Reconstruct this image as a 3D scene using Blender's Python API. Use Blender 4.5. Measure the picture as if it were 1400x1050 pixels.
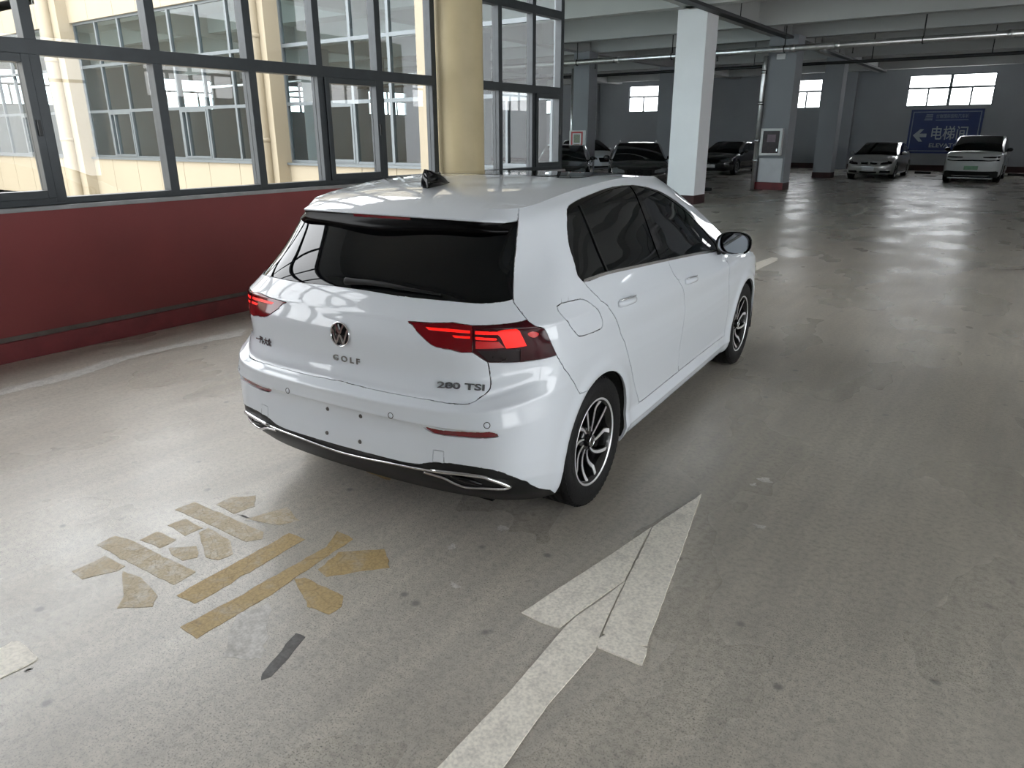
import bpy, bmesh, math, random
import numpy as np
from mathutils import Vector, Matrix, Euler

for o in list(bpy.data.objects): bpy.data.objects.remove(o, do_unlink=True)
SC = bpy.context.scene
COL = SC.collection
R = math.radians
random.seed(4); RNG = np.random.default_rng(4)

# ---------------------------------------------------------------- camera
cam_d = bpy.data.cameras.new('camera'); cam = bpy.data.objects.new('camera', cam_d); COL.objects.link(cam)
cam_d.sensor_fit = 'HORIZONTAL'; cam_d.sensor_width = 36; cam_d.lens = 990*36/1400
cam_d.clip_start = .05; cam_d.clip_end = 400
cam.location = (2.367, -2.721, 1.688)
cam.rotation_euler = (Matrix.Rotation(R(35.483), 4, 'Z') @ Matrix.Rotation(R(90-18.98), 4, 'X') @ Matrix.Rotation(R(-.149), 4, 'Z')).to_euler()
SC.camera = cam

# ---------------------------------------------------------------- sky, sun, exposure
world = bpy.data.worlds.new('sky'); SC.world = world; world.use_nodes = True
wn = world.node_tree.nodes; wl = world.node_tree.links
bg = wn['Background']
bg.inputs[0].default_value = (.95, .965, 1.0, 1); bg.inputs[1].default_value = 7.4   # even overcast
SC.view_settings.view_transform = 'Standard'; SC.view_settings.look = 'None'
SC.view_settings.exposure = 0.0; SC.view_settings.gamma = 1; SC.view_settings.use_curve_mapping = False
cy = SC.cycles
cy.use_denoising = True; cy.max_bounces = 10; cy.diffuse_bounces = 6; cy.glossy_bounces = 5
cy.transparent_max_bounces = 16; cy.transmission_bounces = 6; cy.sample_clamp_indirect = 6.0
cy.caustics_reflective = False; cy.caustics_refractive = False

# ---------------------------------------------------------------- helpers
def tag(o, label=None, cat=None, group=None, kind=None):
    if label: o['label'] = label
    if cat: o['category'] = cat
    if group: o['group'] = group
    if kind: o['kind'] = kind
    return o

def empty(name, loc=(0, 0, 0), rz=0, parent=None):
    o = bpy.data.objects.new(name, None); COL.objects.link(o)
    o.location = loc; o.rotation_euler = (0, 0, rz); o.empty_display_size = .1
    if parent: o.parent = parent
    return o

def link(name, me, m=None, parent=None, loc=None, rot=None):
    o = bpy.data.objects.new(name, me); COL.objects.link(o)
    if m is not None and len(me.materials) == 0: me.materials.append(m)
    if parent: o.parent = parent
    if loc is not None: o.location = loc
    if rot is not None: o.rotation_euler = rot
    return o

def copy_tree(o, parent=None):
    c = o.copy(); COL.objects.link(c)
    if parent: c.parent = parent
    for ch in list(o.children): copy_tree(ch, c)
    return c

class MB:
    """collects boxes, tubes, lathes and prisms; build() links them as one mesh"""
    def __init__(s): s.v = []; s.f = []; s.sm = []
    def add(s, V, F, smooth=False):
        n = len(s.v); s.v += [tuple(map(float, p)) for p in V]
        s.f += [tuple(i+n for i in f) for f in F]; s.sm += [smooth]*len(F)
        return s
    def box(s, x0, x1, y0, y1, z0, z1, bev=0):
        if bev <= 0:
            V = [(x, y, z) for x in (x0, x1) for y in (y0, y1) for z in (z0, z1)]
            F = [(0,1,3,2),(4,6,7,5),(0,4,5,1),(2,3,7,6),(0,2,6,4),(1,5,7,3)]
            return s.add(V, F)
        b = bev; bm = bmesh.new(); bmesh.ops.create_cube(bm, size=1)
        for v in bm.verts:
            v.co = ((x0+x1)/2+v.co.x*(x1-x0), (y0+y1)/2+v.co.y*(y1-y0), (z0+z1)/2+v.co.z*(z1-z0))
        bmesh.ops.bevel(bm, geom=bm.edges[:], offset=b, segments=2, affect='EDGES', profile=.6)
        return s.bm(bm)
    def bm(s, bm, smooth=False, M=None):
        bm.verts.index_update()
        V = [(M @ v.co) if M else v.co.copy() for v in bm.verts]
        s.add(V, [tuple(v.index for v in f.verts) for f in bm.faces], smooth); bm.free(); return s
    def tube(s, pts, r, n=8, caps=True, closed=False, smooth=True):
        pts = [Vector(p) for p in pts]; m = len(pts); rr = r if hasattr(r, '__len__') else [r]*m
        V = []; prev = None
        for i, p in enumerate(pts):
            a = pts[i-1] if (i > 0 or closed) else p; b = pts[(i+1) % m] if (i < m-1 or closed) else p
            t = (b-a).normalized()
            ref = prev if prev is not None else (Vector((0, 0, 1)) if abs(t.z) < .9 else Vector((1, 0, 0)))
            x = (ref-t*ref.dot(t)).normalized(); y = t.cross(x); prev = x
            for k in range(n):
                q = 2*math.pi*k/n
                V.append(p+(x*math.cos(q)+y*math.sin(q))*rr[i])
        F = []
        for i in range(m if closed else m-1):
            j = (i+1) % m
            for k in range(n):
                F.append((i*n+k, i*n+(k+1) % n, j*n+(k+1) % n, j*n+k))
        s.add(V, F, smooth)
        if caps and not closed:
            k0 = len(s.v)-len(V)
            s.f += [tuple(k0+k for k in range(n))[::-1], tuple(k0+(m-1)*n+k for k in range(n))]; s.sm += [False, False]
        return s
    def lathe(s, prof, n=32, axis='Z', c=(0, 0, 0), smooth=True):
        V = []
        for (r, h) in prof:
            for k in range(n):
                a = 2*math.pi*k/n; x, y = r*math.cos(a), r*math.sin(a)
                p = {'Z': (x, y, h), 'X': (h, x, y), 'Y': (y, h, x)}[axis]
                V.append((p[0]+c[0], p[1]+c[1], p[2]+c[2]))
        F = []
        for i in range(len(prof)-1):
            for k in range(n):
                F.append((i*n+k, i*n+(k+1) % n, (i+1)*n+(k+1) % n, (i+1)*n+k))
        return s.add(V, F, smooth)
    def prism(s, poly, lo, hi, axis='Z', smooth=False):
        n = len(poly)
        mp = {'Z': lambda a, b, h: (a, b, h), 'X': lambda a, b, h: (h, a, b), 'Y': lambda a, b, h: (a, h, b)}[axis]
        V = [mp(a, b, lo) for a, b in poly]+[mp(a, b, hi) for a, b in poly]
        F = [tuple(range(n))[::-1], tuple(range(n, 2*n))]+[(i, (i+1) % n, n+(i+1) % n, n+i) for i in range(n)]
        return s.add(V, F, smooth)
    def loft(s, rows, closed=False, smooth=True, caps=False):
        n = len(rows[0]); V = [p for r in rows for p in r]; F = []
        for i in range(len(rows)-1):
            for k in range(n if closed else n-1):
                F.append((i*n+k, i*n+(k+1) % n, (i+1)*n+(k+1) % n, (i+1)*n+k))
        if caps: F += [tuple(range(n))[::-1], tuple(range((len(rows)-1)*n, len(rows)*n))]
        return s.add(V, F, smooth)
    def mesh(s, name):
        me = bpy.data.meshes.new(name); me.from_pydata(s.v, [], s.f); me.update()
        bm = bmesh.new(); bm.from_mesh(me); bmesh.ops.recalc_face_normals(bm, faces=bm.faces[:]); bm.to_mesh(me); bm.free()
        me.polygons.foreach_set('use_smooth', s.sm); me.update()
        return me
    def build(s, name, m=None, parent=None, loc=None, rot=None):
        return link(name, s.mesh(name), m, parent, loc, rot)

def struct(name, mb, m, **kw):
    o = mb.build(name, m, **kw); o['kind'] = 'structure'; return o

# ---------------------------------------------------------------- materials
MAT = {}
def mat(name, col, rough=.5, metal=0., coat=0., coat_r=.03, var=0., vscale=3., bump=0., bscale=40., emit=None, estr=0., spec=.5, rvar=0., detail=4., vcol=None):
    m = bpy.data.materials.new(name); m.use_nodes = True; MAT[name] = m
    nt = m.node_tree; N = nt.nodes; L = nt.links; p = N['Principled BSDF']
    p.inputs['Base Color'].default_value = (*col, 1); p.inputs['Roughness'].default_value = rough
    p.inputs['Metallic'].default_value = metal; p.inputs['Coat Weight'].default_value = coat
    p.inputs['Coat Roughness'].default_value = coat_r; p.inputs['Specular IOR Level'].default_value = spec
    if emit: p.inputs['Emission Color'].default_value = (*emit, 1); p.inputs['Emission Strength'].default_value = estr
    tc = N.new('ShaderNodeTexCoord')
    if var or rvar:
        nz = N.new('ShaderNodeTexNoise'); nz.inputs['Scale'].default_value = vscale; nz.inputs['Detail'].default_value = detail
        L.new(tc.outputs['Object'], nz.inputs['Vector'])
        if var:
            cr = N.new('ShaderNodeValToRGB'); a = cr.color_ramp
            a.elements[0].position = .3; a.elements[1].position = .7
            lo = vcol if vcol else tuple(c*(1-var) for c in col); hi = tuple(min(1, c*(1+var*.6)) for c in col) if not vcol else col
            a.elements[0].color = (*lo, 1); a.elements[1].color = (*hi, 1)
            L.new(nz.outputs['Fac'], cr.inputs['Fac']); L.new(cr.outputs['Color'], p.inputs['Base Color'])
        if rvar:
            mr = N.new('ShaderNodeMapRange'); mr.inputs['From Min'].default_value = .3; mr.inputs['From Max'].default_value = .7
            mr.inputs['To Min'].default_value = max(0, rough-rvar); mr.inputs['To Max'].default_value = rough+rvar
            L.new(nz.outputs['Fac'], mr.inputs['Value']); L.new(mr.outputs['Result'], p.inputs['Roughness'])
    if bump:
        n2 = N.new('ShaderNodeTexNoise'); n2.inputs['Scale'].default_value = bscale; n2.inputs['Detail'].default_value = 5
        L.new(tc.outputs['Object'], n2.inputs['Vector'])
        b = N.new('ShaderNodeBump'); b.inputs['Strength'].default_value = bump; b.inputs['Distance'].default_value = .01
        L.new(n2.outputs['Fac'], b.inputs['Height']); L.new(b.outputs['Normal'], p.inputs['Normal'])
    return m

def pane_mat(name, tint=(.92, .97, .96), refl=1.0, ior=1.55):
    """thin window glass: tinted see-through with a mirror share that grows towards grazing"""
    m = bpy.data.materials.new(name); m.use_nodes = True; MAT[name] = m
    nt = m.node_tree; N = nt.nodes; L = nt.links; N.remove(N['Principled BSDF'])
    tr = N.new('ShaderNodeBsdfTransparent'); tr.inputs[0].default_value = (*tint, 1)
    gl = N.new('ShaderNodeBsdfGlossy'); gl.inputs['Roughness'].default_value = .01; gl.inputs[0].default_value = (refl, refl, refl, 1)
    fr = N.new('ShaderNodeFresnel'); fr.inputs[0].default_value = ior
    mx = N.new('ShaderNodeMixShader')
    ge = N.new('ShaderNodeNewGeometry'); inv = N.new('ShaderNodeMath'); inv.operation = 'SUBTRACT'; inv.inputs[0].default_value = 1; L.new(ge.outputs['Backfacing'], inv.inputs[1])
    mu = N.new('ShaderNodeMath'); mu.operation = 'MULTIPLY'; L.new(fr.outputs[0], mu.inputs[0]); L.new(inv.outputs[0], mu.inputs[1])   # one reflection per pane
    L.new(mu.outputs[0], mx.inputs[0]); L.new(tr.outputs[0], mx.inputs[1]); L.new(gl.outputs[0], mx.inputs[2])
    L.new(mx.outputs[0], N['Material Output'].inputs[0])
    return m

mat('white_paint', (.66, .70, .75), .42, coat=1., var=.012, vscale=.8, spec=.35)
mat('gloss_black', (.004, .004, .005), .06, coat=.15, var=.2, spec=.35)
mat('blade_black', (.002, .002, .0025), .25, var=.2, spec=.12)
mat('tinted_glass', (.002, .003, .004), .02, spec=.36, var=.2, vscale=1.5)
mat('black_plastic', (.009, .0095, .010), .42, bump=.12, bscale=300, spec=.28)
mat('rubber', (.0065, .0065, .007), .6, bump=.2, bscale=120, var=.25, vscale=20, spec=.22)
mat('arch_black', (.006, .006, .006), .8, var=.2)
mat('chrome', (.80, .81, .82), .10, metal=1., var=.03)
mat('badge_metal', (.34, .34, .35), .22, metal=.9, var=.05)
mat('satin_silver', (.66, .66, .67), .25, metal=1., var=.05, vscale=30)
mat('rim_black', (.012, .012, .013), .22, coat=.5, var=.2)
mat('machined', (.78, .78, .79), .34, metal=.7, var=.06, vscale=60)
mat('brake_metal', (.16, .15, .145), .45, metal=.9, var=.2, vscale=30)
mat('lens_red', (.16, .003, .006), .12, spec=.3, coat=.35, var=.15, vscale=8)
mat('lens_dark', (.040, .003, .006), .08, spec=.2, coat=.2, var=.25, vscale=12)
mat('lens_smoke', (.018, .012, .014), .08, spec=.3, coat=.3, var=.2, vscale=20)
mat('lamp_lit', (.3, .004, .004), .3, emit=(1., .014, .008), estr=.95, var=.05)
mat('lamp_dim', (.40, .006, .01), .1, emit=(1., .02, .015), estr=.16, coat=1., var=.1)
mat('reflector_red', (.17, .006, .012), .12, coat=1., var=.15, vscale=40)
mat('mirror_glass', (.30, .32, .34), .03, metal=1., var=.02)

# floor paint outlines (m)
ARROW = {'arrow_wing': [(1.07, -0.849), (1.102, -0.63), (1.154, -0.302), (1.199, 0.008), (1.248, -0.221), (1.295, -0.439), (1.268, -0.606), (1.246, -0.751), (1.243, -0.8), (1.237, -0.845), (1.164, -0.857)], 'arrow_tip': [(1.201, 0.011), (1.265, 0.446), (1.396, -0.114), (1.477, -0.474), (1.536, -0.749), (1.505, -0.766), (1.432, -0.756), (1.378, -0.787), (1.344, -0.656), (1.296, -0.443), (1.253, -0.231)], 'arrow_patch': [(1.398, -0.855), (1.38, -0.818), (1.393, -0.767), (1.419, -0.752), (1.503, -0.762), (1.543, -0.766), (1.553, -0.794), (1.565, -0.85), (1.493, -0.851)], 'arrow_shaft': [(1.296, -0.443), (1.34, -0.637), (1.377, -0.792), (1.402, -0.867), (1.406, -1.182), (1.428, -1.452), (1.274, -1.562), (1.269, -1.221), (1.243, -0.806), (1.249, -0.745), (1.271, -0.611)]}
STROKES = [[(-0.584, -1.689), (-0.596, -1.549), (-0.448, -1.543), (-0.437, -1.575), (-0.496, -1.686)], [(-0.423, -1.565), (-0.309, -1.547), (-0.143, -1.573), (-0.089, -1.621), (-0.192, -1.704), (-0.251, -1.651)], [(-0.714, -1.525), (-0.724, -1.435), (-0.641, -1.421), (-0.17, -1.396), (-0.156, -1.499), (-0.525, -1.518)], [(-0.599, -1.391), (-0.607, -1.31), (-0.467, -1.302), (-0.46, -1.38)], [(-0.619, -1.254), (-0.608, -1.174), (-0.465, -1.176), (-0.47, -1.258)], [(-0.728, -1.154), (-0.725, -1.054), (-0.208, -1.038), (-0.162, -1.076), (-0.199, -1.133), (-0.479, -1.137)], [(-0.44, -1.206), (-0.443, -1.16), (-0.263, -1.17), (-0.159, -1.226), (-0.171, -1.295), (-0.237, -1.31)], [(-0.43, -1.358), (-0.345, -1.279), (-0.263, -1.328), (-0.294, -1.379), (-0.381, -1.38)], [(-0.609, -1.006), (-0.617, -0.92), (-0.532, -0.847), (-0.447, -0.908), (-0.464, -1.009)], [(-0.372, -1.01), (-0.31, -0.827), (-0.156, -0.881), (-0.206, -0.957)], [(-0.086, -1.532), (-0.096, -1.276), (-0.105, -0.979), (-0.008, -0.971), (0.013, -1.269), (0.023, -1.522)], [(0.108, -1.633), (0.119, -1.318), (0.119, -0.962), (0.059, -0.843), (0.167, -0.845), (0.176, -0.971), (0.211, -1.318), (0.214, -1.63)], [(0.196, -0.956), (0.337, -0.826), (0.46, -0.916), (0.378, -1.001), (0.294, -1.113), (0.229, -1.095)], [(0.197, -1.195), (0.23, -1.164), (0.349, -1.16), (0.451, -1.158), (0.494, -1.206), (0.494, -1.271), (0.39, -1.281)], [(-0.339, -0.24), (-0.165, -0.205), (-0.111, -0.337), (-0.285, -0.336)]]
RESIDUE = [[(0.212, -1.474), (0.226, -1.421), (0.266, -1.352), (0.394, -1.467), (0.485, -1.554), (0.445, -1.601), (0.372, -1.635)], [(-0.464, -1.009), (-0.373, -0.994), (-0.239, -0.997), (-0.372, -1.01)]]
TAPE = [(0.475, -1.409), (0.52, -1.401), (0.553, -1.478), (0.588, -1.599), (0.575, -1.631), (0.554, -1.61)]
STUB = [(-0.304, -2.174), (-0.297, -2.055), (-0.303, -2.022), (-0.282, -2.002), (-0.264, -2.005), (-0.148, -2.003), (-0.136, -2.006), (-0.128, -2.016), (-0.131, -2.059), (-0.132, -2.117), (-0.131, -2.201)]
DASH = [[(-0.707, 7.431), (-0.669, 8.036), (-0.579, 8.024), (-0.528, 7.807), (-0.518, 6.844)], [(-0.998, 14.695), (-1.007, 16.64), (-0.905, 16.367), (-0.894, 14.655)], [(-3.586, 14.144), (-4.11, 13.885), (-4.283, 14.172), (-3.748, 14.434)]]
CURBLINE = [(-3.362, -0.977), (-3.376, -0.403), (-3.463, -0.113), (-3.416, 1.122), (-3.214, 0.98), (-3.34, 0.447), (-3.354, 0.041), (-3.212, -0.447), (-3.235, -1.023)]

# ---------------------------------------------------------------- surfaces
def concrete_floor():
    m = bpy.data.materials.new('concrete_floor'); m.use_nodes = True; MAT['concrete_floor'] = m
    nt = m.node_tree; N = nt.nodes; L = nt.links; p = N['Principled BSDF']
    tc = N.new('ShaderNodeTexCoord')
    def noise(sc, det=5, rough=.55, mapping=None, dist=0.):
        n = N.new('ShaderNodeTexNoise'); n.inputs['Scale'].default_value = sc; n.inputs['Detail'].default_value = det; n.inputs['Roughness'].default_value = rough; n.inputs['Distortion'].default_value = dist
        if mapping:
            mp = N.new('ShaderNodeMapping'); mp.inputs['Scale'].default_value = mapping; mp.inputs['Rotation'].default_value = (0, 0, .5); L.new(tc.outputs['Object'], mp.inputs[0]); L.new(mp.outputs[0], n.inputs['Vector'])
        else: L.new(tc.outputs['Object'], n.inputs['Vector'])
        return n
    def ramp(src, e):
        r = N.new('ShaderNodeValToRGB'); cr = r.color_ramp
        while len(cr.elements) < len(e): cr.elements.new(.5)
        for el, (pos, c) in zip(cr.elements, e): el.position = pos; el.color = (*c, 1) if len(c) == 3 else c
        L.new(src, r.inputs[0]); return r
    def mix(f, a, b, mode='MIX'):
        x = N.new('ShaderNodeMix'); x.data_type = 'RGBA'; x.blend_type = mode
        if isinstance(f, float): x.inputs[0].default_value = f
        else: L.new(f, x.inputs[0])
        L.new(a, x.inputs[6])
        if isinstance(b, tuple): x.inputs[7].default_value = (*b, 1)
        else: L.new(b, x.inputs[7])
        return x.outputs[2]
    base = ramp(noise(.55, 6).outputs[0], [(.30, (.420, .386, .334)), (.55, (.512, .474, .412)), (.75, (.578, .538, .470))])
    fine = ramp(noise(38, 6, .75).outputs[0], [(.30, (.66, .66, .66)), (.52, (1., 1., 1.)), (.75, (1.14, 1.14, 1.14))])
    c = mix(1.0, base.outputs[0], fine.outputs[0], 'MULTIPLY')
    speck = ramp(noise(150, 3, .8).outputs[0], [(.38, (1., 1., 1.)), (.46, (0., 0., 0.))])
    worn = ramp(noise(.35, 3).outputs[0], [(.42, (0., 0., 0.)), (.60, (1., 1., 1.))])
    pit = N.new('ShaderNodeMath'); pit.operation = 'MULTIPLY'; L.new(speck.outputs[0], pit.inputs[0]); L.new(worn.outputs[0], pit.inputs[1])
    c = mix(pit.outputs[0], c, (.17, .165, .155))
    # drag streaks along the traffic direction
    st = ramp(noise(1.6, 5, .6, (5.5, .55, 1)).outputs[0], [(.38, (0., 0., 0.)), (.62, (.30, .30, .30))])
    c = mix(st.outputs[0], c, (.26, .25, .235))
    # dark drip spots
    v = N.new('ShaderNodeTexVoronoi'); v.inputs['Scale'].default_value = 4.6; v.inputs['Randomness'].default_value = 1.0; L.new(tc.outputs['Object'], v.inputs['Vector'])
    nz = noise(9, 3); ad = N.new('ShaderNodeMath'); ad.operation = 'ADD'; sc_ = N.new('ShaderNodeMath'); sc_.operation = 'MULTIPLY'; sc_.inputs[1].default_value = .12
    L.new(nz.outputs[0], sc_.inputs[0]); L.new(v.outputs['Distance'], ad.inputs[0]); L.new(sc_.outputs[0], ad.inputs[1])
    sp = ramp(ad.outputs[0], [(.11, (.85, .85, .85)), (.165, (0., 0., 0.))])
    reg = ramp(noise(.28, 2, .5).outputs[0], [(.40, (0., 0., 0.)), (.50, (1., 1., 1.))])
    mm = N.new('ShaderNodeMath'); mm.operation = 'MULTIPLY'; L.new(sp.outputs[0], mm.inputs[0]); L.new(reg.outputs[0], mm.inputs[1])
    c = mix(mm.outputs[0], c, (.19, .183, .172))
    # pale scuffs
    wn2 = noise(6.5, 6, .7, None, 1.5); w2 = ramp(wn2.outputs[0], [(.70, (0., 0., 0.)), (.74, (.45, .45, .45))])
    c = mix(w2.outputs[0], c, (.46, .45, .43))
    L.new(c, p.inputs['Base Color'])
    rr = ramp(noise(1.3, 3, .5, (1.0, .6, 1)).outputs[0], [(.30, (.20, .20, .20)), (.72, (.42, .42, .42))]); L.new(rr.outputs[0], p.inputs['Roughness'])
    p.inputs['Specular IOR Level'].default_value = .5
    b = N.new('ShaderNodeBump'); b.inputs['Strength'].default_value = .22; b.inputs['Distance'].default_value = .004
    bn = noise(60, 5, .7); L.new(bn.outputs[0], b.inputs['Height'])
    b2 = N.new('ShaderNodeBump'); b2.inputs['Strength'].default_value = .10; b2.inputs['Distance'].default_value = .02
    L.new(noise(2.2, 4).outputs[0], b2.inputs['Height']); L.new(b.outputs[0], b2.inputs['Normal']); L.new(b2.outputs[0], p.inputs['Normal'])
    return m
concrete_floor()
mat('red_wall', (.175, .024, .024), .55, var=.12, vscale=1.4, bump=.05, bscale=60)
mat('red_plinth', (.165, .022, .026), .55, var=.25, vscale=6, bump=.1, bscale=60)
mat('groove_grey', (.10, .085, .075), .8, var=.3, vscale=9)
mat('wall_grey', (.30, .315, .335), .75, var=.06, vscale=.7, bump=.05, bscale=50)
mat('ceiling_grey', (.52, .53, .52), .85, var=.07, vscale=.5)
mat('column_white', (.82, .83, .85), .7, var=.04, vscale=1.2, bump=.05, bscale=40)
mat('column_cream', (.46, .39, .235), .55, var=.10, vscale=2.2, bump=.06, bscale=30)
mat('frame_dark', (.030, .036, .040), .38, metal=.35, var=.15, vscale=8)
mat('frame_alu', (.13, .15, .16), .4, metal=.4, var=.08, vscale=5)
mat('sill_metal', (.24, .245, .25), .45, metal=.5, var=.15, vscale=6)
mat('cream_clad', (.285, .246, .175), .6, var=.05, vscale=.8)
mat('cream_joint', (.45, .38, .27), .8, var=.1)
mat('courtyard_paving', (.40, .38, .34), .9, var=.15, vscale=.6)
mat('steel_pipe', (.86, .87, .87), .30, metal=.9, var=.12, vscale=7)
mat('dark_steel', (.030, .032, .033), .5, metal=.4, var=.2, vscale=6)
mat('skirting_dark', (.035, .010, .010), .7, var=.25, vscale=3)
pane_mat('pane_clear', (.96, .965, .96)); pane_mat('pane_tint', (.80, .87, .88), ior=1.42)

WX = -4.045                                  # inner face of the courtyard window wall
WY = 7.76                                    # outer face of the wing across the courtyard
H_SLAB = 5.12; H_BEAM = 4.50
X0, X1, Y0, Y1 = -33.0, 14.0, -11.0, 38.7

# floor: main hall and the part behind the courtyard
mb = MB(); mb.box(WX-.25, X1, Y0, WY, -.25, 0); mb.box(X0, X1, WY, Y1, -.25, 0)
struct('floor', mb, MAT['concrete_floor'])
mb = MB(); mb.box(WX-.25, X1+.2, Y0-.2, WY, H_SLAB, H_SLAB+.25); mb.box(X0-.2, X1+.2, WY, Y1+.2, H_SLAB, H_SLAB+.25)
ceil = struct('ceiling', mb, MAT['ceiling_grey'])
BW = .32
def beam(x0, x1, y0, y1, zb=H_BEAM):
    MB().box(x0, x1, y0, y1, zb, H_SLAB+.01).build('ceiling_beam', MAT['ceiling_grey'], ceil)
for y in (-6.5, -2.8, .9, 4.6): beam(WX, X1, y-BW/2, y+BW/2)
for y in (8.3, 11.8, 15.05, 19.35, 22.6, 26.2, 29.9, 33.5, 37.0): beam(X0, X1, y-BW/2, y+BW/2, H_BEAM+(.0 if y not in (11.8, 26.2, 33.5) else .12))
for x in (-26.4, -19.3, -12.2, -5.1): beam(x-.2, x+.2, WY+.3, Y1)
beam(3.55-.2, 3.55+.2, Y0, Y1)

# ---------------------------------------------------------------- low red wall under the courtyard windows
mb = MB(); mb.box(WX-.24, WX, Y0, WY+.02, .19, 1.135)
wall_left = struct('wall_left', mb, MAT['red_wall'])
struct('baseboard_left', MB().box(WX-.02, WX+.035, Y0, WY, .0, .158, .006), MAT['red_plinth'])
struct('trim_1', MB().box(WX-.05, WX+.006, Y0, WY, .156, .194), MAT['groove_grey'])
struct('trim_2', MB().box(WX-.12, WX+.018, Y0, 4.70, 1.132, 1.165, .003), MAT['sill_metal'])
struct('trim_3', MB().box(WX-.12, WX+.018, 5.52, WY, 1.132, 1.165, .003), MAT['sill_metal'])
struct('wall_below', MB().box(WX-.26, WX-.02, Y0, WY, -3.6, .20), MAT['cream_clad'])
struct('wall_left_rear', MB().box(WX-.24, WX, Y0, -5.84, 1.13, 4.45), MAT['wall_grey'])
struct('wall_lintel', MB().box(WX-.24, WX, Y0, WY, 4.42, H_SLAB), MAT['ceiling_grey'])

def window_strip(name, ys, sashes, zs=(1.165, 2.33, 3.40, 4.42), x=WX-.10, first=True, last=True):
    """dark framed strip along y; ys = mullion lines; sashes = indices of bays with an opening casement below"""
    o = empty(name, (x, ys[0], zs[0])); o['kind'] = 'structure'
    fm = MAT['frame_dark']
    def part(nm, x0, x1, y0, y1, z0, z1, m=fm, bev=.004):
        MB().box(x0-x, x1-x, y0-ys[0], y1-ys[0], z0-zs[0], z1-zs[0], bev).build(nm, m, o)
    d = .055; w = .043
    part('bottom_rail', x-d, x+d, ys[0]-w, ys[-1]+w, zs[0], zs[0]+.055)
    part('top_rail', x-d, x+d, ys[0]-w, ys[-1]+w, zs[-1]-.06, zs[-1])
    for z in zs[1:-1]: part('transom', x-d, x+d+.004, ys[0], ys[-1], z-.055, z+.055)
    for y in ys: part('mullion', x-d, x+d+.002, y-w, y+w, zs[0]+.02, zs[-1]-.03)
    for i in range(len(ys)-1):
        for k in range(len(zs)-1):
            z0, z1 = zs[k]+.055, zs[k+1]-.055; y0, y1 = ys[i]+w, ys[i+1]-w
            if k == 0 and i in sashes:
                b = .062; y0 -= .004; y1 += .004; z0 -= .002; z1 += .002
                sx0, sx1 = x-.03, x+d+.022
                for a in ((sx0, sx1, y0, y0+b, z0, z1), (sx0, sx1, y1-b, y1, z0, z1), (sx0, sx1, y0+b, y1-b, z0, z0+b), (sx0, sx1, y0+b, y1-b, z1-b, z1)):
                    part('casement_rail', *a)
                part('casement_handle', sx1, sx1+.022, y1-.045, y1-.02, (z0+z1)/2-.06, (z0+z1)/2+.06, MAT['dark_steel'])
                y0 += b; y1 -= b; z0 += b; z1 -= b
            part('window_pane', x-.006, x+.006, y0, y1, z0, z1, MAT['pane_clear'], 0)
    return o
window_strip('window_1', [-5.8, -4.82, -3.85, -2.87, -1.9, -.90, .075, 1.06, 2.02, 2.86, 3.745, 4.68], {1, 5, 9})
window_strip('window_2', [5.54, 6.08, 6.92, 7.70], {2})
cc = MB().lathe([(.335, -.02), (.335, H_SLAB)], 40, c=(WX-.02, 5.105, 0))
struct('column_round', cc, MAT['column_cream'])

# ---------------------------------------------------------------- wing across the courtyard: clad wall, pilasters, window bands
FZ = (1.14, 2.31, 3.43, 4.50)
mb = MB(); mb.box(X0, WX-.24, WY+.06, WY+.26, -3.6, FZ[0]-.02); mb.box(X0, WX-.24, WY+.06, WY+.26, FZ[-1]+.02, 7.2)
wing = struct('wall_courtyard', mb, MAT['cream_joint'])
xs = [-33.0, -31.8, -30.6, -29.4, -28.2, -27.0, -25.8, -24.6, -23.4, -22.3, -21.29, -20.3, -19.5, -18.43, -17.17, -16.1, -15.03, -13.94, -12.75, -11.62, -10.95, -9.86, -8.75, -7.8, -6.9, -5.6, -4.30]
for a, b in zip(xs[:-1], xs[1:]):
    for z0, z1 in ((-3.6, -1.2), (-1.2, FZ[0]), (FZ[-1], 5.85), (5.85, 7.2)):
        MB().box(a+.006, b-.006, WY, WY+.07, z0+.006, z1-.006).build('cladding_panel', MAT['cream_clad'], wing)
MB().box(X0, WX-.2, WY-.05, WY+.02, FZ[0]-.05, FZ[0]-.005).build('window_sill', MAT['frame_alu'], wing)
def pilaster(x0, x1, pipe):
    MB().box(x0, x1, WY-.28, WY+.10, -3.6, 7.2).build('pilaster', MAT['cream_clad'], wing)
    if pipe:
        MB().lathe([(.17, -3.6), (.17, 7.2)], 24, c=((x0+x1)/2+pipe, WY-.36, 0)).build('downpipe', MAT['cream_clad'], wing)
        for z in (-2.4, -.4, 1.6, 3.6, 5.6):
            MB().lathe([(.172, z-.04), (.185, z-.03), (.185, z+.03), (.172, z+.04)], 24, c=((x0+x1)/2+pipe, WY-.36, 0)).build('pipe_collar', MAT['cream_clad'], wing)
pilaster(-28.9, -28.1, -.0); pilaster(-20.25, -19.45, -.1); pilaster(-11.62, -10.98, -.02); pilaster(-6.92, -6.70, 0)
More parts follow.
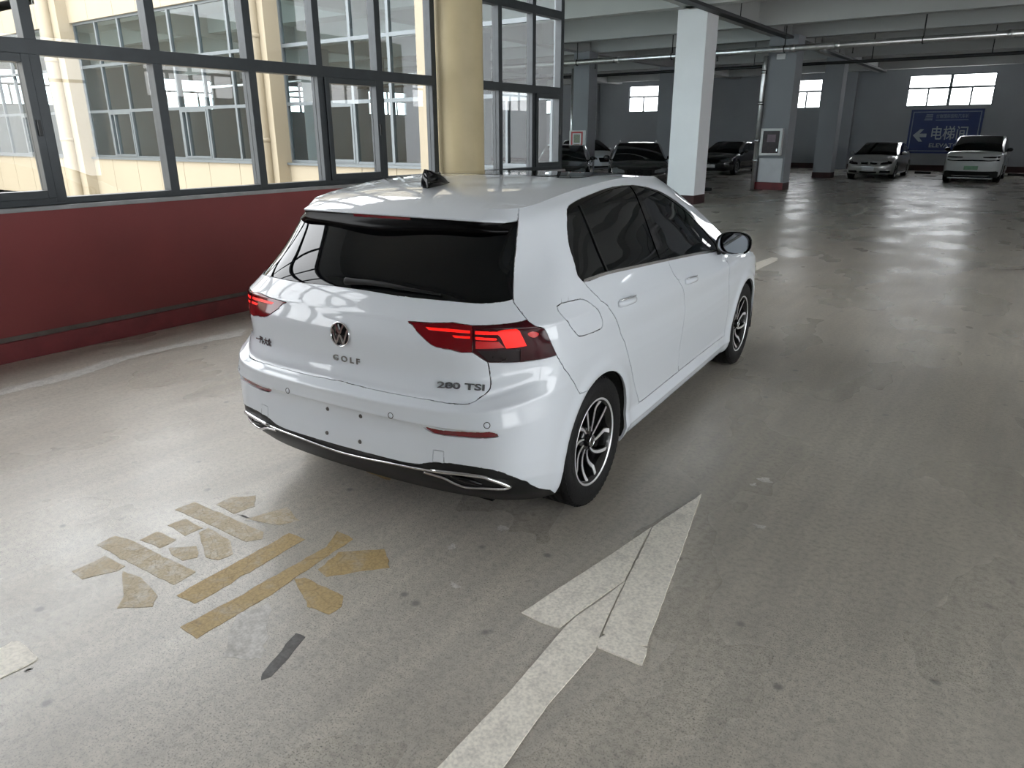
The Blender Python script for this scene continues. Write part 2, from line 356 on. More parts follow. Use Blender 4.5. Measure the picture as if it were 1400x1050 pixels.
def wing_window(name, x0, x1, n):
    o = empty(name, (x0, WY+.12, FZ[0])); o['kind'] = 'structure'
    def part(nm, a, b, z0, z1, m=MAT['frame_alu'], dy=.035, bev=0):
        MB().box(a-x0, b-x0, -dy, dy, z0-FZ[0], z1-FZ[0], bev).build(nm, m, o)
    part('bottom_rail', x0, x1, FZ[0]-.02, FZ[0]+.05); part('top_rail', x0, x1, FZ[-1]-.05, FZ[-1]+.02)
    for z in FZ[1:-1]: part('transom', x0, x1, z-.035, z+.035, dy=.038)
    cs = np.linspace(x0, x1, n+1)
    for c in cs: part('mullion', c-.035, c+.035, FZ[0]+.02, FZ[-1]-.02, dy=.040)
    for i in range(n):
        for k in range(3):
            a, b, z0, z1 = cs[i]+.035, cs[i+1]-.035, FZ[k]+.035, FZ[k+1]-.035
            if k == 0 and i % 3 == 1:
                for q in ((a, a+.05, z0, z1), (b-.05, b, z0, z1), (a+.05, b-.05, z0, z0+.05), (a+.05, b-.05, z1-.05, z1)): part('sliding_rail', *q, dy=.05)
                part('sliding_rail', a+.18, a+.23, z0+.05, z1-.05, dy=.045)
            part('window_pane', a, b, z0, z1, MAT['pane_tint'], dy=.005)
    return o
wing_window('window_3', -28.1, -20.25, 7); wing_window('window_4', -19.45, -11.62, 7); wing_window('window_5', -10.98, -6.92, 4); wing_window('window_6', -6.70, -4.30, 2)
struct('ground_courtyard', MB().box(X0, WX-.24, Y0-8, WY+.1, -3.8, -3.6), MAT['courtyard_paving'])
mb = MB(); mb.box(X0-.3, X0, Y0-8, WY, -3.6, 7.2); struct('wall_courtyard_end', mb, MAT['cream_clad'])

# ---------------------------------------------------------------- outer walls with small high windows, plus unseen openings placed for light
def hole_wall(axis, c0, c1, a0, a1, holes, z1=H_SLAB):
    """wall slab between c0..c1 across `axis`; along a0..a1; holes = (a, b, z0, z1)"""
    mb = MB(); hs = sorted(holes); cur = a0
    def bx(a, b, z0, zz):
        if b-a < 1e-4 or zz-z0 < 1e-4: return
        mb.box(a, b, c0, c1, z0, zz) if axis == 'Y' else mb.box(c0, c1, a, b, z0, zz)
    for a, b, z0, zz in hs:
        bx(cur, a, 0, z1); bx(a, b, 0, z0); bx(a, b, zz, z1); cur = b
    bx(cur, a1, 0, z1)
    return mb
far_w = [(-3.85, -.30, 2.92, 4.32), (-9.25, -7.78, 2.95, 4.34), (-18.65, -16.75, 2.94, 4.38), (-25.6, -23.6, 2.94, 4.35), (-31.6, -29.6, 2.94, 4.35), (3.0, 6.5, 2.92, 4.32), (-14.4, -12.9, 2.95, 4.34)]
far_w = [w for w in far_w if w[0] != -14.4]
struct('wall_far', hole_wall('Y', Y1, Y1+.25, X0-.2, X1+.2, far_w), MAT['wall_grey'])
west_w = [(y, y+3.4, 2.92, 4.32) for y in (10.6, 17.4, 24.6, 31.6)]
struct('wall_west', hole_wall('X', X0-.25, X0, WY, Y1, west_w), MAT['wall_grey'])
east_w = [(-10.6, -1.4, .45, 4.48), (-1.0, 9.4, .45, 4.48)]+[(y, y+3.4, 2.92, 4.32) for y in (11.2, 17.4, 24.0, 31.0)]  # unseen right-hand openings, added and sized to light the hall and car
struct('wall_right', hole_wall('X', X1, X1+.25, Y0, Y1, east_w), MAT['wall_grey'])
back_w = [(9.4, 13.6, 2.9, 4.32)]  # unseen opening behind the camera, position chosen for the light it lets in
struct('wall_back', hole_wall('Y', Y0-.25, Y0, WX-.25, X1+.2, back_w), MAT['wall_grey'])
def small_window(name, axis, c, a, b, z0, z1, n, fm='frame_alu', upper=.42):
    o = empty(name, (c, a, z0) if axis == 'X' else (a, c, z0)); o['kind'] = 'structure'
    def part(nm, p, q, s, t, m, d=.03):
        mb = MB()
        if axis == 'X': mb.box(-d, d, p-a, q-a, s-z0, t-z0)
        else: mb.box(p-a, q-a, -d, d, s-z0, t-z0)
        mb.build(nm, m, o)
    f = MAT[fm]; zm = z1-(z1-z0)*upper
    for q in ((a, b, z0, z0+.045), (a, b, z1-.045, z1), (a, a+.045, z0+.045, z1-.045), (b-.045, b, z0+.045, z1-.045)): part('frame_rail', *q, f, .04)
    part('transom', a+.045, b-.045, zm-.045, zm+.045, f, .035)
    cs = np.linspace(a, b, n+1)
    for i, cc_ in enumerate(cs[1:-1]):
        big = (n == 4 and i == 1)
        part('mullion', cc_-(.06 if big else .035), cc_+(.06 if big else .035), z0+.045, z1-.045 if big else zm-.03, f, .035)
    for i in range(n): part('window_pane', cs[i]+.03, cs[i+1]-.03, z0+.045, zm-.03, MAT['pane_clear'], .004)
    part('window_pane', a+.045, b-.045, zm+.03, z1-.045, MAT['pane_clear'], .004)
    return o
k = 7
for (a, b, z0, z1) in far_w: small_window('window_%d' % k, 'Y', Y1+.08, a, b, z0, z1, 4 if b-a > 3 else 2); k += 1
for (a, b, z0, z1) in west_w: small_window('window_%d' % k, 'X', X0-.08, a, b, z0, z1, 4); k += 1
for (a, b, z0, z1) in east_w: small_window('window_%d' % k, 'X', X1+.08, a, b, z0, z1, 4 if z0 > 2 else 6, 'frame_alu' if z0 > 2 else 'frame_dark', .42 if z0 > 2 else .30); k += 1
for (a, b, z0, z1) in back_w: small_window('window_%d' % k, 'Y', Y0-.08, a, b, z0, z1, 5, 'frame_dark', .30); k += 1
struct('baseboard_far', MB().box(X0, X1, Y1-.03, Y1+.005, 0, .26), MAT['skirting_dark'])

# ---------------------------------------------------------------- square columns
def column(x0, x1, y0, y1, m='column_white', foot='skirting_dark', fh=.22):
    o = MB().box(x0, x1, y0, y1, 0, H_BEAM+.02, .012).build('column', MAT[m]); o['kind'] = 'structure'
    MB().box(x0-.006, x1+.006, y0-.006, y1+.006, 0, fh).build('column_foot', MAT[foot], o)
    return o
column(-5.60, -4.85, 15.37, 16.10)
column(-5.30, -4.44, 21.62, 22.35, 'wall_grey')
column(-5.51, -4.81, 29.55, 30.20, 'wall_grey')
column(-12.45, -11.80, 22.0, 22.6, 'wall_grey')
column(-12.5, -11.8, 29.5, 30.2, 'wall_grey'); column(-12.5, -11.8, 15.4, 16.1, 'wall_grey')
for y in (15.4, 22.0, 29.5): column(-19.6, -18.9, y, y+.7, 'wall_grey'); column(3.2, 3.9, y, y+.7, 'wall_grey')
# shallow pilasters on the far wall
for x in (-6.9, -15.4, -21.4):
    o = MB().box(x, x+.8, Y1-.30, Y1+.01, 0, H_SLAB).build('pilaster_far', MAT['wall_grey']); o['kind'] = 'structure'

def inset(poly, d):
    P = np.array(poly); a = P-np.roll(P, 1, 0); b = np.roll(P, -1, 0)-P
    nrm = lambda e: np.stack([-e[:, 1], e[:, 0]], 1)/np.maximum(np.linalg.norm(e, axis=1, keepdims=True), 1e-9)
    s = 1 if ((P[:, 0]*np.roll(P[:, 1], -1)-np.roll(P[:, 0], -1)*P[:, 1]).sum() > 0) else -1
    n = nrm(a)+nrm(b); n /= np.maximum(np.linalg.norm(n, axis=1, keepdims=True), 1e-9)
    return P+n*d*s


# ---------------------------------------------------------------- paint on the floor
def paint_mat(name, col, under, amount, scale, crack=False, rough=.65):
    m = mat(name, col, rough); nt = m.node_tree; N = nt.nodes; L = nt.links; p = N['Principled BSDF']
    tc = N.new('ShaderNodeTexCoord'); n = N.new('ShaderNodeTexNoise'); n.inputs['Scale'].default_value = scale; n.inputs['Detail'].default_value = 8; n.inputs['Roughness'].default_value = .68
    L.new(tc.outputs['Object'], n.inputs['Vector'])
    r = N.new('ShaderNodeValToRGB'); e = r.color_ramp.elements; e[0].position = amount-.10; e[0].color = (*under, 1); e[1].position = amount+.10; e[1].color = (*col, 1)
    L.new(n.outputs[0], r.inputs[0]); out = r.outputs[0]
    n2 = N.new('ShaderNodeTexNoise'); n2.inputs['Scale'].default_value = 90; n2.inputs['Detail'].default_value = 4; L.new(tc.outputs['Object'], n2.inputs['Vector'])
    r2 = N.new('ShaderNodeValToRGB'); r2.color_ramp.elements[0].position = .3; r2.color_ramp.elements[0].color = (.78, .78, .78, 1); r2.color_ramp.elements[1].position = .62; r2.color_ramp.elements[1].color = (1.05, 1.05, 1.05, 1); L.new(n2.outputs[0], r2.inputs[0])
    x = N.new('ShaderNodeMix'); x.data_type = 'RGBA'; x.blend_type = 'MULTIPLY'; x.inputs[0].default_value = 1; L.new(out, x.inputs[6]); L.new(r2.outputs[0], x.inputs[7]); out = x.outputs[2]
    if crack:
        v = N.new('ShaderNodeTexVoronoi'); v.feature = 'DISTANCE_TO_EDGE'; v.inputs['Scale'].default_value = 17; L.new(tc.outputs['Object'], v.inputs['Vector'])
        r3 = N.new('ShaderNodeValToRGB'); r3.color_ramp.elements[0].position = .006; r3.color_ramp.elements[0].color = (.62, .58, .52, 1); r3.color_ramp.elements[1].position = .03; r3.color_ramp.elements[1].color = (1, 1, 1, 1); L.new(v.outputs['Distance'], r3.inputs[0])
        y = N.new('ShaderNodeMix'); y.data_type = 'RGBA'; y.blend_type = 'MULTIPLY'; y.inputs[0].default_value = .55; L.new(out, y.inputs[6]); L.new(r3.outputs[0], y.inputs[7]); out = y.outputs[2]
    L.new(out, p.inputs['Base Color'])
    b = N.new('ShaderNodeBump'); b.inputs['Strength'].default_value = .3; b.inputs['Distance'].default_value = .003; L.new(n2.outputs[0], b.inputs['Height']); L.new(b.outputs[0], p.inputs['Normal'])
    return m
paint_mat('road_white', (.92, .875, .785), (.74, .70, .63), .40, 9)
paint_mat('road_white_old', (.52, .50, .455), (.34, .33, .30), .45, 9)
paint_mat('road_yellow', (.47, .345, .165), (.45, .385, .29), .40, 7, True)
paint_mat('road_yellow_pale', (.51, .425, .29), (.66, .63, .57), .42, 12, True)
paint_mat('pale_residue', (.66, .64, .61), (.46, .44, .41), .48, 22)
paint_mat('line_ghost', (.56, .54, .505), (.44, .42, .39), .50, 14)
paint_mat('grey_tape', (.115, .11, .105), (.16, .155, .15), .45, 20)

def slab(name, poly, z1, m, parent=None, z0=0., jit=.0):
    P = poly
    if jit:                                                            # ragged, worn edge
        q = []
        for i in range(len(P)):
            a, b = np.array(P[i]), np.array(P[(i+1) % len(P)]); k = max(2, int(np.linalg.norm(b-a)/.03))
            for t in range(k): q.append(tuple(a+(b-a)*t/k+RNG.normal(0, jit, 2)))
        P = q
    bm = bmesh.new(); vs = [bm.verts.new((x, y, z0)) for x, y in P]; f = bm.faces.new(vs)
    r = bmesh.ops.extrude_face_region(bm, geom=[f])
    for v in r['geom']:
        if isinstance(v, bmesh.types.BMVert): v.co.z = z1
    bmesh.ops.recalc_face_normals(bm, faces=bm.faces[:])
    return MB().bm(bm).build(name, m, parent)

arrow = empty('road_arrow', (1.3, -.8, 0)); tag(arrow, 'thick cream painted arrow on the concrete behind the white hatchback', 'floor arrow')
def rel(P, o): return [(x-o[0], y-o[1]) for x, y in P]
AO = (1.3, -.8)
sh = list(ARROW['arrow_shaft']); k6 = sh.index((1.428, -1.452)); sh[k6] = (1.432, -1.452); sh = sh[:k6+1]+[(1.44, -2.6), (1.27, -2.6)]+sh[k6+1:]
slab('arrow_shaft', [tuple(q) for q in inset(rel(sh, AO), .0035)], .0035, MAT['road_white'], arrow, jit=.0006)
slab('arrow_wing', [tuple(q) for q in inset(rel(ARROW['arrow_wing'], AO), .0035)], .0040, MAT['road_white'], arrow, jit=.0006)
slab('arrow_tip', [tuple(q) for q in inset(rel(ARROW['arrow_tip'], AO), .0035)], .0048, MAT['road_white'], arrow, jit=.0010)
slab('arrow_patch', rel(ARROW['arrow_patch'], AO), .0070, MAT['road_white'], arrow, jit=.0006)
word = empty('floor_character', (-.3, -1.3, 0)); tag(word, 'faded yellow painted character worn into patches on the concrete', 'floor marking')
WO = (-.3, -1.3)
for i, P in enumerate(STROKES):
    slab('painted_stroke', rel(P, WO), .0016, MAT['road_yellow' if i >= 10 else 'road_yellow_pale'], word, jit=.0022)
for P in RESIDUE: slab('paint_residue', rel(P, WO), .0008, MAT['pale_residue'], word, jit=.008)
tag(slab('tape_strip', TAPE, .0008, MAT['grey_tape'], jit=.0015), 'dark grey tape remnant beside the faded yellow character', 'tape')
tag(slab('road_line', STUB, .004, MAT['road_white'], jit=.0015), 'short end of a cream painted line near the faded yellow character', 'floor line')
tag(slab('road_line', DASH[0], .003, MAT['road_white'], jit=.002), 'cream dash on the floor just ahead of the white hatchback', 'floor line')
tag(slab('road_line', DASH[1], .003, MAT['road_white_old'], jit=.004), 'worn pale dash on the open floor before the silver coupe', 'floor line')
tag(slab('wall_line', CURBLINE, .0012, MAT['line_ghost'], jit=.012), 'pale worn paint line running along the red wall', 'floor line')
for n, (x, y, s_, lab) in enumerate([(.647, -.391, .030, 'pale dried paint blot behind the rear wheel of the white hatchback'), (.755, -.856, .016, 'round pale paint spot between the cream arrow and the yellow character'),
        (.563, -.641, .020, 'thin pale paint smear between the hatchback bumper and the cream arrow'), (1.471, .783, .024, 'largest pale paint splash ahead of the arrow tip'),
        (1.44, .70, .016, 'small pale fleck touching the paint splash ahead of the arrow tip'), (1.60, .30, .018, 'pale paint fleck at the side of the arrow tip'), (-.10, -2.05, .012, 'tiny pale fleck near the end of the short cream line')]):
    pts = [(x+s_*(1+.35*math.sin(3*a+n))*math.cos(a)*(1.5 if n % 2 else .8), y+s_*(1+.3*math.cos(2*a+n))*math.sin(a)) for a in np.linspace(0, 2*math.pi, 14, endpoint=False)]
    tag(slab('paint_spot', pts, .0008, MAT['pale_residue'], jit=.003), lab, 'paint spot', 'dried paint spots on the floor')
# ------------------------------------------------------------------ car skin
# The hatchback's skin is a net of feature rows (bottom edge up to roof rim)
# by columns (rear centre, round the corner, along the flank, nose centre).
def natural_cubic(t, P, tq):
    t = np.asarray(t, float); P = np.asarray(P, float); n = len(t)
    h = np.diff(t); A = np.zeros((n, n)); B = np.zeros((n,) + P.shape[1:])
    A[0, 0] = A[-1, -1] = 1
    for i in range(1, n-1):
        A[i, i-1] = h[i-1]; A[i, i] = 2*(h[i-1]+h[i]); A[i, i+1] = h[i]
        B[i] = 6*((P[i+1]-P[i])/h[i] - (P[i]-P[i-1])/h[i-1])
    M = np.linalg.solve(A, B)
    k = np.clip(np.searchsorted(t, tq, side='right')-1, 0, n-2)
    a = (t[k+1]-tq)[:, None]; b = (tq-t[k])[:, None]; hk = h[k][:, None]
    return (M[k]*a**3+M[k+1]*b**3)/(6*hk)+(P[k]/hk-M[k]*hk/6)*a+(P[k+1]/hk-M[k+1]*hk/6)*b

def catmull(P, nsub, axis_t=None):
    # centripetal Catmull-Rom through P (n, m, 3) along axis 0, nsub steps per span
    n = len(P); out = []
    E0 = 2*P[0]-P[1]; E1 = 2*P[-1]-P[-2]
    Q = np.concatenate([[E0], P, [E1]])
    for i in range(n-1):
        p0, p1, p2, p3 = Q[i], Q[i+1], Q[i+2], Q[i+3]
        d = lambda a, b: np.maximum(np.linalg.norm(b-a, axis=-1, keepdims=True), 1e-6)**.5
        t1 = d(p0, p1); t2 = t1+d(p1, p2); t3 = t2+d(p2, p3)
        for s in range(nsub):
            t = t1+(t2-t1)*s/nsub
            A1 = (t1-t)/t1*p0+t/t1*p1
            A2 = (t2-t)/(t2-t1)*p1+(t-t1)/(t2-t1)*p2
            A3 = (t3-t)/(t3-t2)*p2+(t-t2)/(t3-t2)*p3
            B1 = (t2-t)/t2*A1+t/t2*A2
            B2 = (t3-t)/(t3-t1)*A2+(t-t1)/(t3-t1)*A3
            out.append((t2-t)/(t2-t1)*B1+(t-t1)/(t2-t1)*B2)
    out.append(P[-1])
    return np.array(out)

NSU, NSV = 10, 5
SIDE_Y = [-.20, .10, .45, .85, 1.28, 1.74, 2.17]          # columns 7..13
FRONT_Y = [2.45, 2.80, 3.08, 3.28, 3.41, 3.48, 3.50]      # columns 14..20
# rear part of each row: (x, y) of columns 0..6, and z of columns 0..6
REAR = [
 ([(0,-.690),(.22,-.685),(.43,-.67),(.60,-.64),(.725,-.58),(.79,-.50),(.825,-.40)], [.245]*4+[.235,.22,.20]),
 ([(0,-.745),(.22,-.742),(.44,-.73),(.62,-.70),(.752,-.640),(.822,-.545),(.850,-.42)], [.32,.32,.32,.315,.305,.285,.26]),
 ([(0,-.780),(.22,-.777),(.44,-.765),(.625,-.735),(.762,-.672),(.838,-.565),(.868,-.43)], [.395,.395,.395,.395,.385,.365,.34]),
 ([(0,-.774),(.22,-.771),(.44,-.760),(.627,-.732),(.766,-.672),(.844,-.565),(.876,-.43)], [.45,.45,.45,.45,.445,.435,.42]),
 ([(0,-.760),(.22,-.758),(.44,-.750),(.628,-.726),(.767,-.670),(.846,-.563),(.880,-.43)], [.525,.525,.525,.525,.522,.515,.505]),
 ([(0,-.763),(.22,-.762),(.44,-.754),(.628,-.728),(.767,-.670),(.846,-.562),(.882,-.43)], [.578,.578,.578,.578,.578,.572,.565]),
 ([(0,-.790),(.22,-.787),(.44,-.775),(.630,-.742),(.768,-.676),(.846,-.562),(.882,-.43)], [.590,.590,.590,.593,.602,.614,.620]),
 ([(0,-.790),(.22,-.787),(.44,-.773),(.628,-.738),(.758,-.662),(.838,-.552),(.879,-.43)], [.655,.655,.657,.664,.680,.700,.705]),
 ([(0,-.750),(.22,-.747),(.43,-.736),(.605,-.706),(.722,-.626),(.806,-.532),(.866,-.425)], [.688,.688,.690,.698,.722,.755,.765]),
 ([(0,-.728),(.22,-.725),(.42,-.714),(.592,-.682),(.706,-.606),(.795,-.518),(.860,-.415)], [.78,.78,.782,.788,.80,.815,.82]),
 ([(0,-.731),(.22,-.728),(.42,-.716),(.595,-.684),(.711,-.608),(.799,-.512),(.858,-.405)], [.90]*4+[.90,.90,.895]),
 ([(0,-.706),(.22,-.703),(.42,-.691),(.59,-.662),(.716,-.600),(.798,-.505),(.848,-.385)], [.99,.99,.99,.99,.985,.98,.975]),
 ([(0,-.662),(.22,-.658),(.42,-.635),(.565,-.587),(.652,-.508),(.708,-.415),(.760,-.303)], [1.085,1.085,1.088,1.092,1.097,1.10,1.10]),
 ([(0,-.585),(.21,-.581),(.40,-.557),(.532,-.513),(.610,-.446),(.659,-.362),(.708,-.262)], [1.175,1.175,1.175,1.177,1.18,1.182,1.185]),
 ([(0,-.478),(.205,-.475),(.385,-.456),(.515,-.423),(.588,-.374),(.631,-.306),(.669,-.224)], [1.27,1.27,1.27,1.27,1.273,1.278,1.283]),
 ([(0,-.385),(.20,-.382),(.375,-.369),(.505,-.347),(.576,-.310),(.613,-.258),(.640,-.192)], [1.345,1.345,1.345,1.345,1.35,1.355,1.362]),
 ([(0,-.330),(.19,-.327),(.36,-.317),(.48,-.300),(.553,-.270),(.586,-.222),(.604,-.165)], [1.400,1.400,1.400,1.399,1.398,1.400,1.406]),
]
# flank: half width at columns 7..13 and height, for the rows below the belt
FL_X = [(.835,.836,.836,.836,.836,.836,.836), (.852,.855,.856,.856,.856,.856,.855), (.868,.873,.874,.874,.874,.874,.872),
 (.874,.872,.862,.860,.860,.862,.870), (.880,.880,.872,.870,.870,.872,.880), (.884,.886,.879,.877,.877,.879,.886),
 (.886,.889,.883,.881,.881,.883,.889), (.888,.890,.886,.884,.884,.886,.890), (.888,.889,.886,.885,.885,.886,.889),
 (.886,.886,.884,.884,.884,.884,.886), (.884,.886,.887,.888,.888,.887,.884), (.868,.872,.874,.876,.876,.872,.862)]
FL_Z = [(.185,)*7, (.215,)*7, (.265,)*7, (.36,.345,.34,.34,.34,.345,.36), (.49,.48,.47,.46,.46,.46,.47),
 (.575,.57,.555,.54,.54,.54,.55), (.645,.635,.61,.59,.585,.585,.60), (.715,.70,.67,.645,.64,.64,.65), (.775,.765,.735,.71,.70,.70,.705),
 (.82,.815,.79,.77,.76,.755,.755), (.895,.893,.88,.868,.855,.845,.84), (.975,.970,.955,.937,.915,.893,.875)]
# greenhouse rows at columns 7..13: (x, y, z)
GH = [
 [(.802,-.20,1.099),(.826,.10,1.086),(.842,.45,1.068),(.850,.85,1.045),(.850,1.30,1.014),(.842,1.82,.978),(.795,2.34,.955)],
 [(.757,-.170,1.188),(.778,.115,1.188),(.793,.45,1.180),(.800,.85,1.164),(.800,1.26,1.140),(.785,1.71,1.110),(.720,2.15,1.103)],
 [(.708,-.135,1.290),(.728,.135,1.300),(.741,.445,1.302),(.748,.81,1.294),(.746,1.19,1.270),(.730,1.57,1.240),(.668,1.92,1.225)],
 [(.665,-.105,1.375),(.677,.155,1.398),(.684,.435,1.413),(.686,.76,1.420),(.683,1.09,1.408),(.668,1.37,1.380),(.622,1.58,1.366)],
 [(.616,-.080,1.418),(.622,.17,1.446),(.623,.43,1.463),(.620,.72,1.473),(.614,1.0,1.471),(.604,1.21,1.462),(.588,1.35,1.450)],
]
FR_X = [.885, .874, .835, .73, .53, .28, 0]
FR_DX = [-.045,-.025,-.008,-.004,0,0,0,0,-.002,-.006,-.012,-.03]
FR_DY = [-.13,-.08,-.04,-.02,-.005,0,0,0,-.01,-.025,-.045,-.06]
FR_ZT = [.868, .838, .79, .745, .715, .70, .695]
HOODEDGE = [(.790,2.56,.930),(.770,2.84,.890),(.73,3.05,.832),(.63,3.21,.795),(.46,3.32,.77),(.24,3.385,.757),(0,3.405,.752)]
ROOFMID_Y = [-.33,-.322,-.305,-.27,-.21,-.15,-.08,0.,.2,.45,.75,1.04,1.28,1.46]
ROOFMID = ([-.33,-.2,0,.3,.7,1.0,1.25,1.46], [1.403,1.438,1.466,1.484,1.489,1.485,1.474,1.458])
WSMID = [(2.52,.990),(2.30,1.122),(2.04,1.254),(1.66,1.398),(1.46,1.462)]
HOODMID_Y = [2.52,2.68,2.88,3.12,3.26,3.35,3.395,3.405]
HOODMID = ([2.52,2.68,2.9,3.15,3.3,3.405], [.990,.965,.915,.855,.802,.752])
ARCHES = [(0.0, .317), (2.631, .317)]

class Skin:
    pass

def build_skin():
    low = []                                                # rows below the belt, 21 columns
    nb = 12
    for r in range(nb):
        xy, z = REAR[r]
        row = [(x, y, zz) for (x, y), zz in zip(xy, z)]
        row += [(FL_X[r][k], SIDE_Y[k], FL_Z[r][k]) for k in range(7)]
        for k in range(7):
            z0 = FL_Z[0][6]+.02*min(k, 3)/3; z1 = FR_ZT[k]
            f = (FL_Z[r][6]-FL_Z[0][6])/(FL_Z[11][6]-FL_Z[0][6])
            wgt = 1-k/6*.0
            x = FR_X[k]+FR_DX[r]*(1 if k < 4 else .5 if k < 6 else 0)
            if k == 6: x = 0
            y = FRONT_Y[k]+FR_DY[r]*min(1, max(0, (k-1)/3))
            row.append((x, y, z0+f*(z1-z0)))
        low.append(row)
    # belt row
    xy, z = REAR[12]
    belt = [(x, y, zz) for (x, y), zz in zip(xy, z)]+GH[0]+HOODEDGE
    low.append(belt)
    low = np.array(low)                                     # (13, 21, 3)
    up = []
    for r in range(13, 17):
        xy, z = REAR[r]
        up.append([(x, y, zz) for (x, y), zz in zip(xy, z)]+GH[r-12])
    up = np.array(up)                                       # (4, 14, 3)
    def usp(row):
        n = len(row); tq = np.linspace(0, n-1, (n-1)*NSU+1)
        d = np.concatenate([[0], np.cumsum(np.linalg.norm(np.diff(row, axis=0), axis=1)**.75)])
        # mirror across the centre line at column 0 so the rear is tangent-continuous
        m = row[1:4][::-1]*np.array([-1, 1, 1])
        ext = np.concatenate([m, row]); de = np.concatenate([-d[1:4][::-1], d])
        if abs(row[-1][0]) < 1e-9:
            m2 = row[-4:-1][::-1]*np.array([-1, 1, 1])
            ext = np.concatenate([ext, m2]); de = np.concatenate([de, 2*d[-1]-d[-4:-1][::-1]])
        k = np.minimum(tq.astype(int), n-2); tt = d[k]+(d[k+1]-d[k])*(tq-k)
        out = natural_cubic(de, ext, tt); out[0, 0] = 0
        if abs(row[-1][0]) < 1e-9: out[-1, 0] = 0
        return out
    lowd = np.array([usp(r) for r in low]); upd = np.array([usp(r) for r in up])
    nA = 13*NSU+1
    # tighten the crease rows: bumper band, shoulder line
    def creased(G, crease):
        rows = []
        for i, r in enumerate(G):
            if i in crease and 0 < i < len(G)-1:
                w = crease[i]
                rows += [r+(G[i-1]-r)*w, r, r+(G[i+1]-r)*w]
            else: rows.append(r)
        return np.array(rows)
    crA = {2: .25, 3: .3, 6: .3, 7: .3, 8: .3, 11: .16}
    A = creased(np.concatenate([lowd[:, :nA], upd]), crA)
    A = catmull(A, NSV)                                     # (NV, nA, 3)
    B = catmull(creased(lowd[:, nA-1:], crA), NSV)
    # fair the net along its length so highlights run without ripples
    full = np.concatenate([A[:B.shape[0], :-1], B], 1); 
    def gauss(G, sg, odd0):
        k = int(3*sg); w = np.exp(-.5*(np.arange(-k, k+1)/sg)**2); w /= w.sum()
        m = G[:, 1:k+1][:, ::-1]*np.array([-1, 1, 1]); e = 2*G[:, -1:]-G[:, -k-1:-1][:, ::-1]
        E = np.concatenate([m, G, e], 1); out = np.zeros_like(G)
        for i, ww in enumerate(w): out += ww*E[:, i:i+G.shape[1]]
        return out
    def fair(G, sg=4.0):
        a = gauss(G, sg, 1); b = 2*a-gauss(a, sg, 1)
        t = np.clip(np.minimum(1, (G.shape[1]-1-np.arange(G.shape[1]))/12.), 0, 1)[None, :, None]
        return G+(b-G)*t
    nb_ = B.shape[0]
    ff = fair(full); A = np.concatenate([ff[:, :nA], fair(A)[nb_:]], 0); B = np.concatenate([ff[:, nA-1:nA], ff[:, nA:]], 1)
    A[nb_-1] = .5*(ff[-1, :nA]+fair(A[nb_-1:nb_])[0]); B[-1, 0] = A[nb_-1, -1]
    S = Skin(); S.A = A; S.nA = nA
    # wheel-arch lips swell outwards a little
    for G in (A, B):
        for (y0, z0) in ARCHES:
            r = np.hypot(G[..., 1]-y0, G[..., 2]-z0)
            w = np.exp(-((r-.372)/.035)**2)*(G[..., 0] > .7)*np.clip((.62-np.abs(G[..., 1]-y0))/.2, 0, 1)
            G[..., 0] += .010*w
    # bumper notch for the number plate is flat, handled by the rows
    S.B = B
    # windscreen, roof, hood: strips from an outer edge to the centre line
    def strip(edge, mid, n, pw):
        out = []
        for s in np.linspace(0, 1, n):                       # s = 0 edge, 1 centre
            x = 1-s
            g = 1-x**pw
            P = edge.copy(); P[:, 0] = edge[:, 0]*x
            P[:, 1:] = edge[:, 1:]+(mid-edge[:, 1:])*g[..., None] if np.ndim(g) else edge[:, 1:]+(mid-edge[:, 1:])*g
            out.append(P)
        return np.array(out)
    rim = A[-1]
    tq = np.linspace(0, 13, nA)
    ym = natural_cubic(np.arange(14), np.array(ROOFMID_Y)[:, None], tq)[:, 0]
    zm = natural_cubic(np.array(ROOFMID[0]), np.array(ROOFMID[1])[:, None], np.clip(ym, -.33, 1.46))[:, 0]
    S.roof = strip(rim, np.stack([ym, zm], 1), 21, 2.6)
    nrow = 13
    edge = A[:, -1]; i0 = None
    # rows of A from the belt upwards
    d = np.linalg.norm(edge-np.array(GH[0][6]), axis=1); i0 = int(d.argmin())
    S.i_belt = i0
    e = edge[i0:]
    wm = catmull(np.array(WSMID)[:, None, :], NSV)[:, 0]
    S.wind = strip(e, wm, 21, 2.2)
    he = B[-1]
    tq = np.linspace(0, 7, he.shape[0])
    ym = natural_cubic(np.arange(8), np.array(HOODMID_Y)[:, None], tq)[:, 0]
    zm = natural_cubic(np.array(HOODMID[0]), np.array(HOODMID[1])[:, None], np.clip(ym, 2.52, 3.405))[:, 0]
    S.hood = strip(he, np.stack([ym, zm], 1), 15, 2.4)
    return S

def grid_eval(G, v, u):
    nv, nu = G.shape[:2]
    v = np.clip(v, 0, nv-1-1e-9); u = np.clip(u, 0, nu-1-1e-9)
    i = v.astype(int); j = u.astype(int); a = (v-i)[:, None]; b = (u-j)[:, None]
    return (G[i, j]*(1-b)+G[i, j+1]*b)*(1-a)+(G[i+1, j]*(1-b)+G[i+1, j+1]*b)*a

def grid_normals(G):
    du = np.gradient(G, axis=1); dv = np.gradient(G, axis=0)
    N = np.cross(du, dv); L = np.linalg.norm(N, axis=-1, keepdims=True)
    return N/np.maximum(L, 1e-12)

